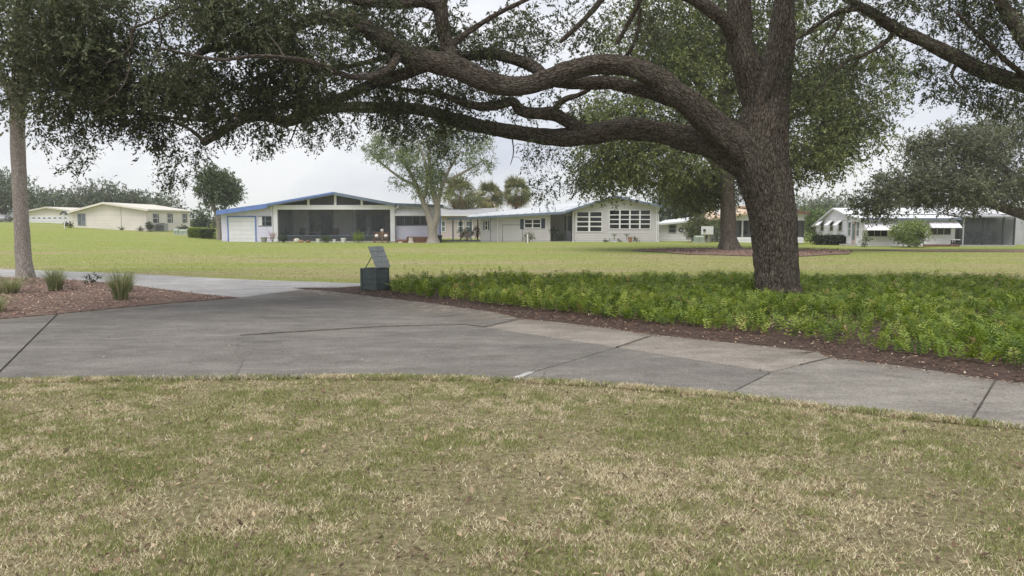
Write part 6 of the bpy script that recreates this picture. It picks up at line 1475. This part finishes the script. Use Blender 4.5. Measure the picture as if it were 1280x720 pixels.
def awning(parent, a, b, py0, py1, out):
    n = max(4, int((b - a) / 0.28)); m = MB()
    for i in range(n):
        u0 = a + (b - a) * i / n; u1 = a + (b - a) * (i + 1) / n - 0.015; k = 0.02 * (i % 2)
        m.prism([(u0, YF - 0.03 - k, Zf(py0)), (u1, YF - 0.03 - k, Zf(py0)), (u1, YF - out - k, Zf(py1)), (u0, YF - out - k, Zf(py1))], (0, -0.01, 0.025))
    for u0 in (a, b - 0.02): m.add([(u0, YF - 0.03, Zf(py0)), (u0, YF - out, Zf(py1)), (u0, YF - 0.03, Zf(py1)), (u0 + 0.02, YF - 0.03, Zf(py0)), (u0 + 0.02, YF - out, Zf(py1)), (u0 + 0.02, YF - 0.03, Zf(py1))], [(0, 1, 2), (5, 4, 3), (0, 3, 4, 1), (1, 4, 5, 2)])
    return part('awning', m, 'white_paint', parent)
awning(he, Xf(1078.5), Xf(1122), 278.5, 288.0, 0.75); awning(he, Xf(1159), Xf(1196), 276.5, 285.0, 0.75)
yz_slab(he, YF - 0.35, Zf(272.8), Y0 - 0.31, ZW(268.5, Y0), xa - 0.25, Xf(1198), 0.10, 'white_roof')
m = MB(); m.box(xa - 0.25, Xf(1198), YF - 0.42, YF - 0.354, Zf(275.0), Zf(272.6)); part('fascia', m, 'slate_trim', he)
st = MB(); st.box(xa - 0.9, xa - 0.05, YF + 0.6, YF + 1.8, -0.32, -0.12); part('step', st, 'concrete_pad', he)
# screened porch on the right
xp0, xp1 = Xf(1198), XW(1269, YF); fp_ = front(YF)
m = MB(); m.box(xp0, xp1, YF - 0.1, YF + 3.2, -0.33, -0.16); part('porch_floor', m, 'concrete_pad', he)
m = MB(); m.box(xp0, xp1 + 3, YF + 3.2, YF + 3.35, -0.3, Zf(268)); part('wall', m, 'porch_wall', he)  # back wall running past the porch; shade on its white painted in as grey
m = MB(); m.box(xp1 - 0.05, xp1 + 0.05, YF + 0.1, YF + 3.2, -0.3, Zf(272)); part('wall', m, 'porch_pale', he)
sp = [1199, 1204, 1229, 1254, 1268]
for i in range(4):
    m = MB(); m.fbox(fp_, XW(sp[i], YF) + 0.05, XW(sp[i + 1], YF) - 0.05, 0.0, 0.006, -0.16, Zf(272)); part('screen_panel', m, 'screen_grey', he)
for p_ in sp:
    m = MB(); m.fbox(fp_, XW(p_, YF) - 0.05, XW(p_, YF) + 0.05, -0.05, 0.05, -0.16, Zf(272)); part('post', m, 'dark_trim' if p_ != 1204 else 'grey_metal', he)
m = MB(); m.fbox(fp_, xp0, xp1, -0.05, 0.055, Zf(272), Zf(270.6)); part('beam', m, 'slate_trim', he)
yz_slab(he, YF - 0.3, Zf(270.4), YF + 3.2, ZW(265.5, YF + 3.2), Xf(1200), XW(1266, YF), 0.08, 'grey_shingle', 'porch_roof')
window(he, front(YF + 3.2), XW(1236, YF + 3.2), XW(1243, YF + 3.2), 0.9, 1.7, 2, 1, 0.05, 'dark_trim')
chair(1217, 59.6, 'dark chair behind the grey screen by the pale post', 'dark_metal', 0.3, 1.0, -0.15)
chair(1224, 60.2, 'second dark chair deep behind the grey screen', 'dark_trim', -0.3, 1.0, -0.15)
chair(1234, 59.4, 'dark lounge chair below the small porch window', 'dark_metal', 0.8, 1.0, -0.15)
chair(1247, 59.8, 'dark wide chair behind the grey screen centre', 'dark_trim', -0.1, 1.0, -0.15)
chair(1261, 59.4, 'dark round-backed chair at the far porch end', 'dark_metal', -0.5, 1.05, -0.15)
xg_ = XW(1195, 57.2); gb = thing('side_table', 'small dark table at the corner of the white awning house', 'table', (xg_, 57.2, tz(xg_, 57.2))); z = tz(xg_, 57.2)
m = MB(); m.box(xg_ - 0.28, xg_ + 0.28, 57.0, 57.4, z + 0.5, z + 0.55); part('table_top', m, 'white_paint', gb)
for sx in (-0.22, 0.22):
    for sy in (57.06, 57.34):
        m = MB(); m.box(xg_ + sx - 0.03, xg_ + sx + 0.03, sy - 0.03, sy + 0.03, z, z + 0.5); part('leg', m, 'dark_metal', gb)
m = MB(); m.box(xg_ - 0.25, xg_ + 0.25, 57.05, 57.35, z + 0.2, z + 0.32); part('shelf', m, 'dark_metal', gb)
# low brick edging under the shrub
for i, (a, b) in enumerate(((1155, 1170), (1171, 1186), (1187, 1199))):
    m = MB(); xa_, xb_ = XW(a, 57), XW(b, 57); m.box(xa_, xb_, 56.9, 57.05, tz(xa_, 57) - 0.02, tz(xa_, 57) + 0.16)
    single('edging_block', m, 'brown_fascia', (xa_, 57, tz(xa_, 57)), ['reddish edging block beside the tall bright shrub', 'middle reddish edging block under the second awning', 'reddish edging block next to the small dark table'][i], 'edging', 'edging blocks before the white house')

# ---------------------------------------------------------- cream house and garage on the rise
YA = 75.0
xa0, xa1 = XW(92, YA), XW(184, YA); zg = 0.3
ha = thing('cream_house', 'cream sided house with a plain gable on top of the rise', 'house', (xa1 - 3, YA, 0.7))
fa = front(YA); ZA = lambda py: ZW(py, YA)
wall_poly(ha, fa, [(xa0, zg), (xa1, zg), (xa1, ZA(262.3)), (XW(132.5, YA), ZA(253.9)), (xa0, ZA(264.2))], 'cream_siding', 0.25)
wall_poly(ha, rightside(xa1), [(YA, zg), (YA + 10, zg), (YA + 10, ZA(262.0)), (YA, ZA(262.0))], 'cream_siding', 0.25)
m = MB(); m.box(XW(152, YA) - 0.04, XW(152, YA) + 0.04, YA - 0.05, YA - 0.026, zg, ZA(257.5)); part('seam_strip', m, 'cream_roof', ha)
for y_ in (76.2, 79.4, 83.0):
    fr_ = rightside(xa1); w = window(ha, fr_, y_, y_ + 0.9, ZW(278.5, y_), ZW(267, y_), 1, 2, 0.06, 'white_paint', 'glass_dark')
    shutter(ha, fr_, y_ + 1.0, y_ + 1.3, ZW(278.5, y_), ZW(267, y_), 'dark_trim')
m = MB(); m.fbox(fa, XW(97.5, YA), XW(108, YA), 0.0, 0.05, ZA(282), ZA(266.8)); dr = part('sliding_door', m, 'grey_metal', ha)
for a, b in ((98.2, 102.6), (103.2, 107.4)):
    q = MB(); q.fbox(fa, XW(a, YA), XW(b, YA), 0.051, 0.056, ZA(281.5), ZA(267.6)); part('pane', q, 'glass_pale', dr)
prof = [(xa0 - 0.35, ZA(264.6)), (XW(132.5, YA), ZA(252.8)), (xa1 + 0.3, ZA(261.6))]
m = MB(); m.ribbon(prof, YA - 0.35, YA + 10.3, 0.16); ra = part('roof', m, 'cream_roof', ha)
m = MB(); m.ribbon([(x, z + 0.01) for x, z in prof], YA - 0.41, YA - 0.353, 0.19); part('fascia', m, 'cream_siding', ra)
xac = XW(199, 77); ac = thing('air_conditioner', 'grey air conditioning unit beside the cream house side wall', 'air conditioner', (xac + 0.3, 77, tz(xac, 77))); z = tz(xac, 77)
m = MB(); m.box(xac - 0.1, xac + 0.75, 76.6, 77.4, z, z + 0.78); part('casing', m, 'ac_grey', ac)
for k in range(5):
    m = MB(); m.box(xac - 0.06, xac + 0.71, 76.575, 76.597, z + 0.1 + k * 0.13, z + 0.16 + k * 0.13); part('louvre', m, 'dark_trim', ac)
m = MB(); m.lathe((xac + 0.32, 77, z + 0.78), [(0.3, 0), (0.3, 0.05), (0.02, 0.05)], 14); part('fan_guard', m, 'dark_metal', ac)
# garage with the white door
YK = 84.0; zk = 1.2
hk = thing('double_garage', 'tan double garage with a long white door beside the cream house', 'garage', (XW(62, YK), YK, 1.4)); fk = front(YK); ZK = lambda py: ZW(py, YK); XK = lambda px: XW(px, YK)
wall_poly(hk, fk, [(XK(28), zk), (XK(95), zk), (XK(95), ZK(264.3)), (XK(61), ZK(259.4)), (XK(28), ZK(265.5))], 'cream_siding', 0.25)
m = MB(); m.ribbon([(XK(26), ZK(265.3)), (XK(61), ZK(258.4)), (XK(97), ZK(263.6))], YK - 0.4, YK + 8, 0.16); part('roof', m, 'cream_roof', hk)
m = MB(); m.fbox(fk, XK(32), XK(87), 0.0, 0.05, zk, ZK(270.2)); gd = part('garage_door', m, 'white_door', hk, label='long white garage door with a row of small windows')
for i in range(8):
    p_ = 36.6 + i * 6.6; q = MB(); q.fbox(fk, XK(p_ - 1.4), XK(p_ + 1.4), 0.051, 0.056, ZK(273.4), ZK(271.9)); part('door_window', q, 'glass_dark', gd)
for i in range(1, 4):
    q = MB(); zz = zk + (ZK(270.2) - zk) * i / 4; q.fbox(fk, XK(32.2), XK(86.8), 0.051, 0.058, zz - 0.012, zz + 0.012); part('panel_line', q, 'grey_metal', gd)
# far-left white house end
YL2 = 90.0; hl = thing('white_cottage', 'low white cottage with grey roof beyond the slender trunk', 'house', (XW(2, YL2), YL2, 1.4)); fl3 = front(YL2)
wall_poly(hl, fl3, [(XW(-40, YL2), 1.1), (XW(16, YL2), 1.1), (XW(16, YL2), ZW(274, YL2)), (XW(-40, YL2), ZW(274, YL2))], 'white_siding', 0.25)
m = MB(); m.prism([(XW(-42, YL2), YL2 - 0.5, ZW(274.3, YL2)), (XW(18, YL2), YL2 - 0.5, ZW(274.3, YL2)), (XW(18, YL2), YL2 + 4, ZW(269, YL2)), (XW(-42, YL2), YL2 + 4, ZW(269, YL2))], (0, 0, 0.14)); part('roof', m, 'grey_shingle', hl)
m = MB(); m.fbox(fl3, XW(-4, YL2), XW(4, YL2), 0.0, 0.05, 1.15, ZW(276, YL2)); part('door', m, 'slate_trim', hl)
# birdhouse on a post
xh = XW(80.8, 70); zh = tz(xh, 70); bh = thing('birdhouse', 'small dark roofed birdhouse on a thin white post', 'birdhouse', (xh, 70, zh))
m = MB(); m.tube([(xh, 70, zh), (xh, 70, ZW(269.5, 70))], 0.045, 8); part('post', m, 'white_paint', bh)
zt = ZW(269.5, 70); m = MB(); m.box(xh - 0.13, xh + 0.13, 69.87, 70.13, zt, zt + 0.24); part('box', m, 'white_paint', bh)
m = MB(); m.ribbon([(xh - 0.26, zt + 0.14), (xh, zt + 0.42), (xh + 0.26, zt + 0.14)], 69.78, 70.22, 0.05); part('roof', m, 'dark_trim', bh)
m = MB(); m.lathe((xh, 69.86, zt + 0.12), [(0.035, -0.03), (0.045, 0), (0.035, 0.03)], 8); part('hole', m, 'dark_metal', bh)
# antenna mast far behind
xq = XW(1007.3, 90); am = thing('antenna_mast', 'thin grey antenna mast above the tan-roofed house end', 'antenna', (xq, 90, 0))
m = MB(); m.tube([(xq, 90, 0), (xq, 90, ZW(238.5, 90))], 0.05, 6); part('mast', m, 'grey_metal', am)
for k, wd in ((0.2, 0.5), (0.6, 0.4)):
    m = MB(); zz = ZW(238.5, 90) - k; m.tube([(xq - wd, 90, zz), (xq + wd, 90, zz)], 0.02, 5); part('crossbar', m, 'grey_metal', am)

# ---------------------------------------------------------- sand box with the open lid
c0 = Vector(G(459, 364.5)); ang = math.radians(-32)
bx = thing('storage_box', 'dark green slatted box with its lid propped open at the fern bed', 'box', (c0.x, c0.y, 0.04))
ca, sa = math.cos(ang), math.sin(ang)
def BX(m):
    """local: x along the wide front face, y away from it"""
    m.v = [(c0.x + p[0] * ca - p[1] * sa, c0.y + p[0] * sa + p[1] * ca, 0.04 + p[2]) for p in m.v]; return m
Wb, Db, Hb = 0.50, 0.42, 0.50
x0, x1 = -0.20, -0.20 + Wb
nb = 4
for i in range(nb):
    h0 = Hb * i / nb + 0.004; h1 = Hb * (i + 1) / nb - 0.002
    m = MB(); m.box(x0, x1, -0.0, 0.03, h0, h1); part('front_board', BX(m), 'box_green', bx)
    m = MB(); m.box(x0, x1, Db - 0.03, Db, h0, h1); part('back_board', BX(m), 'box_green', bx)
    m = MB(); m.box(x0 + 0.002, x0 + 0.03, 0.031, Db - 0.031, h0, h1); part('side_board', BX(m), 'box_green', bx)
    m = MB(); m.box(x1 - 0.03, x1 - 0.002, 0.031, Db - 0.031, h0, h1); part('side_board', BX(m), 'box_green', bx)
for xx, yy in ((x0, -0.012), (x1 - 0.05, -0.012), (x0, Db - 0.038), (x1 - 0.05, Db - 0.038)):
    m = MB(); m.box(xx, xx + 0.05, yy, yy + 0.05 if yy > 0 else yy + 0.011, 0.0, Hb - 0.006); part('corner_post', BX(m), 'box_green', bx)
m = MB(); m.box(x0 + 0.03, x1 - 0.03, 0.03, Db - 0.03, 0.02, 0.30); part('sand_fill', BX(m), 'dark_trim', bx)
# lid hinged along the right end, standing about 60 degrees open
th = math.radians(64); hx, hz = x1 + 0.01, Hb + 0.012
lid = None
for i in range(4):
    t0 = 0.54 * i / 4 + 0.003; t1 = 0.54 * (i + 1) / 4 - 0.003
    def LP(t, y, k): return (hx - t * math.cos(th) + k * math.sin(th), y, hz + t * math.sin(th) + k * math.cos(th))
    m = MB(); vs = [LP(t0, -0.03, 0), LP(t1, -0.03, 0), LP(t1, Db + 0.03, 0), LP(t0, Db + 0.03, 0)]; ws = [LP(t0, -0.03, 0.028), LP(t1, -0.03, 0.028), LP(t1, Db + 0.03, 0.028), LP(t0, Db + 0.03, 0.028)]
    m.add(vs + ws, [(0, 3, 2, 1), (4, 5, 6, 7), (0, 1, 5, 4), (1, 2, 6, 5), (2, 3, 7, 6), (3, 0, 4, 7)])
    part('lid_board', BX(m), 'lid_grey', bx)
for yy in (0.03, Db - 0.07):
    m = MB(); vs = [LP(0.02, yy, -0.026), LP(0.52, yy, -0.026), LP(0.52, yy + 0.04, -0.026), LP(0.02, yy + 0.04, -0.026)]; ws = [LP(0.02, yy, -0.001), LP(0.52, yy, -0.001), LP(0.52, yy + 0.04, -0.001), LP(0.02, yy + 0.04, -0.001)]
    m.add(vs + ws, [(0, 3, 2, 1), (4, 5, 6, 7), (0, 1, 5, 4), (1, 2, 6, 5), (2, 3, 7, 6), (3, 0, 4, 7)]); part('lid_batten', BX(m), 'box_green', bx)
m = MB(); m.tube([(x0 + 0.10, 0.05, Hb - 0.01), LP(0.30, 0.0, -0.02)], 0.010, 6); part('lid_prop', BX(m), 'dark_metal', bx)
m = MB(); m.tube([(x1 + 0.012, 0.02, Hb), (x1 + 0.012, Db - 0.02, Hb)], 0.012, 6); part('hinge', BX(m), 'dark_metal', bx)

# ================================================================== AIR
hm, hn, hl_, hb_ = new_mat('air')
hn.remove(hb_)
hv = hn.new('ShaderNodeVolumePrincipled'); hv.inputs['Color'].default_value = (0.93, 0.95, 1.0, 1); hv.inputs['Density'].default_value = 0.0006; hv.inputs['Anisotropy'].default_value = 0.2
hl_.new(hv.outputs[0], hn['Material Output'].inputs['Volume'])
hz_ = MB(); hz_.box(-920, 920, -320, 1300, -2.0, 24.0)
single('haze', hz_, 'air', (0, 0, 0), kind='stuff')
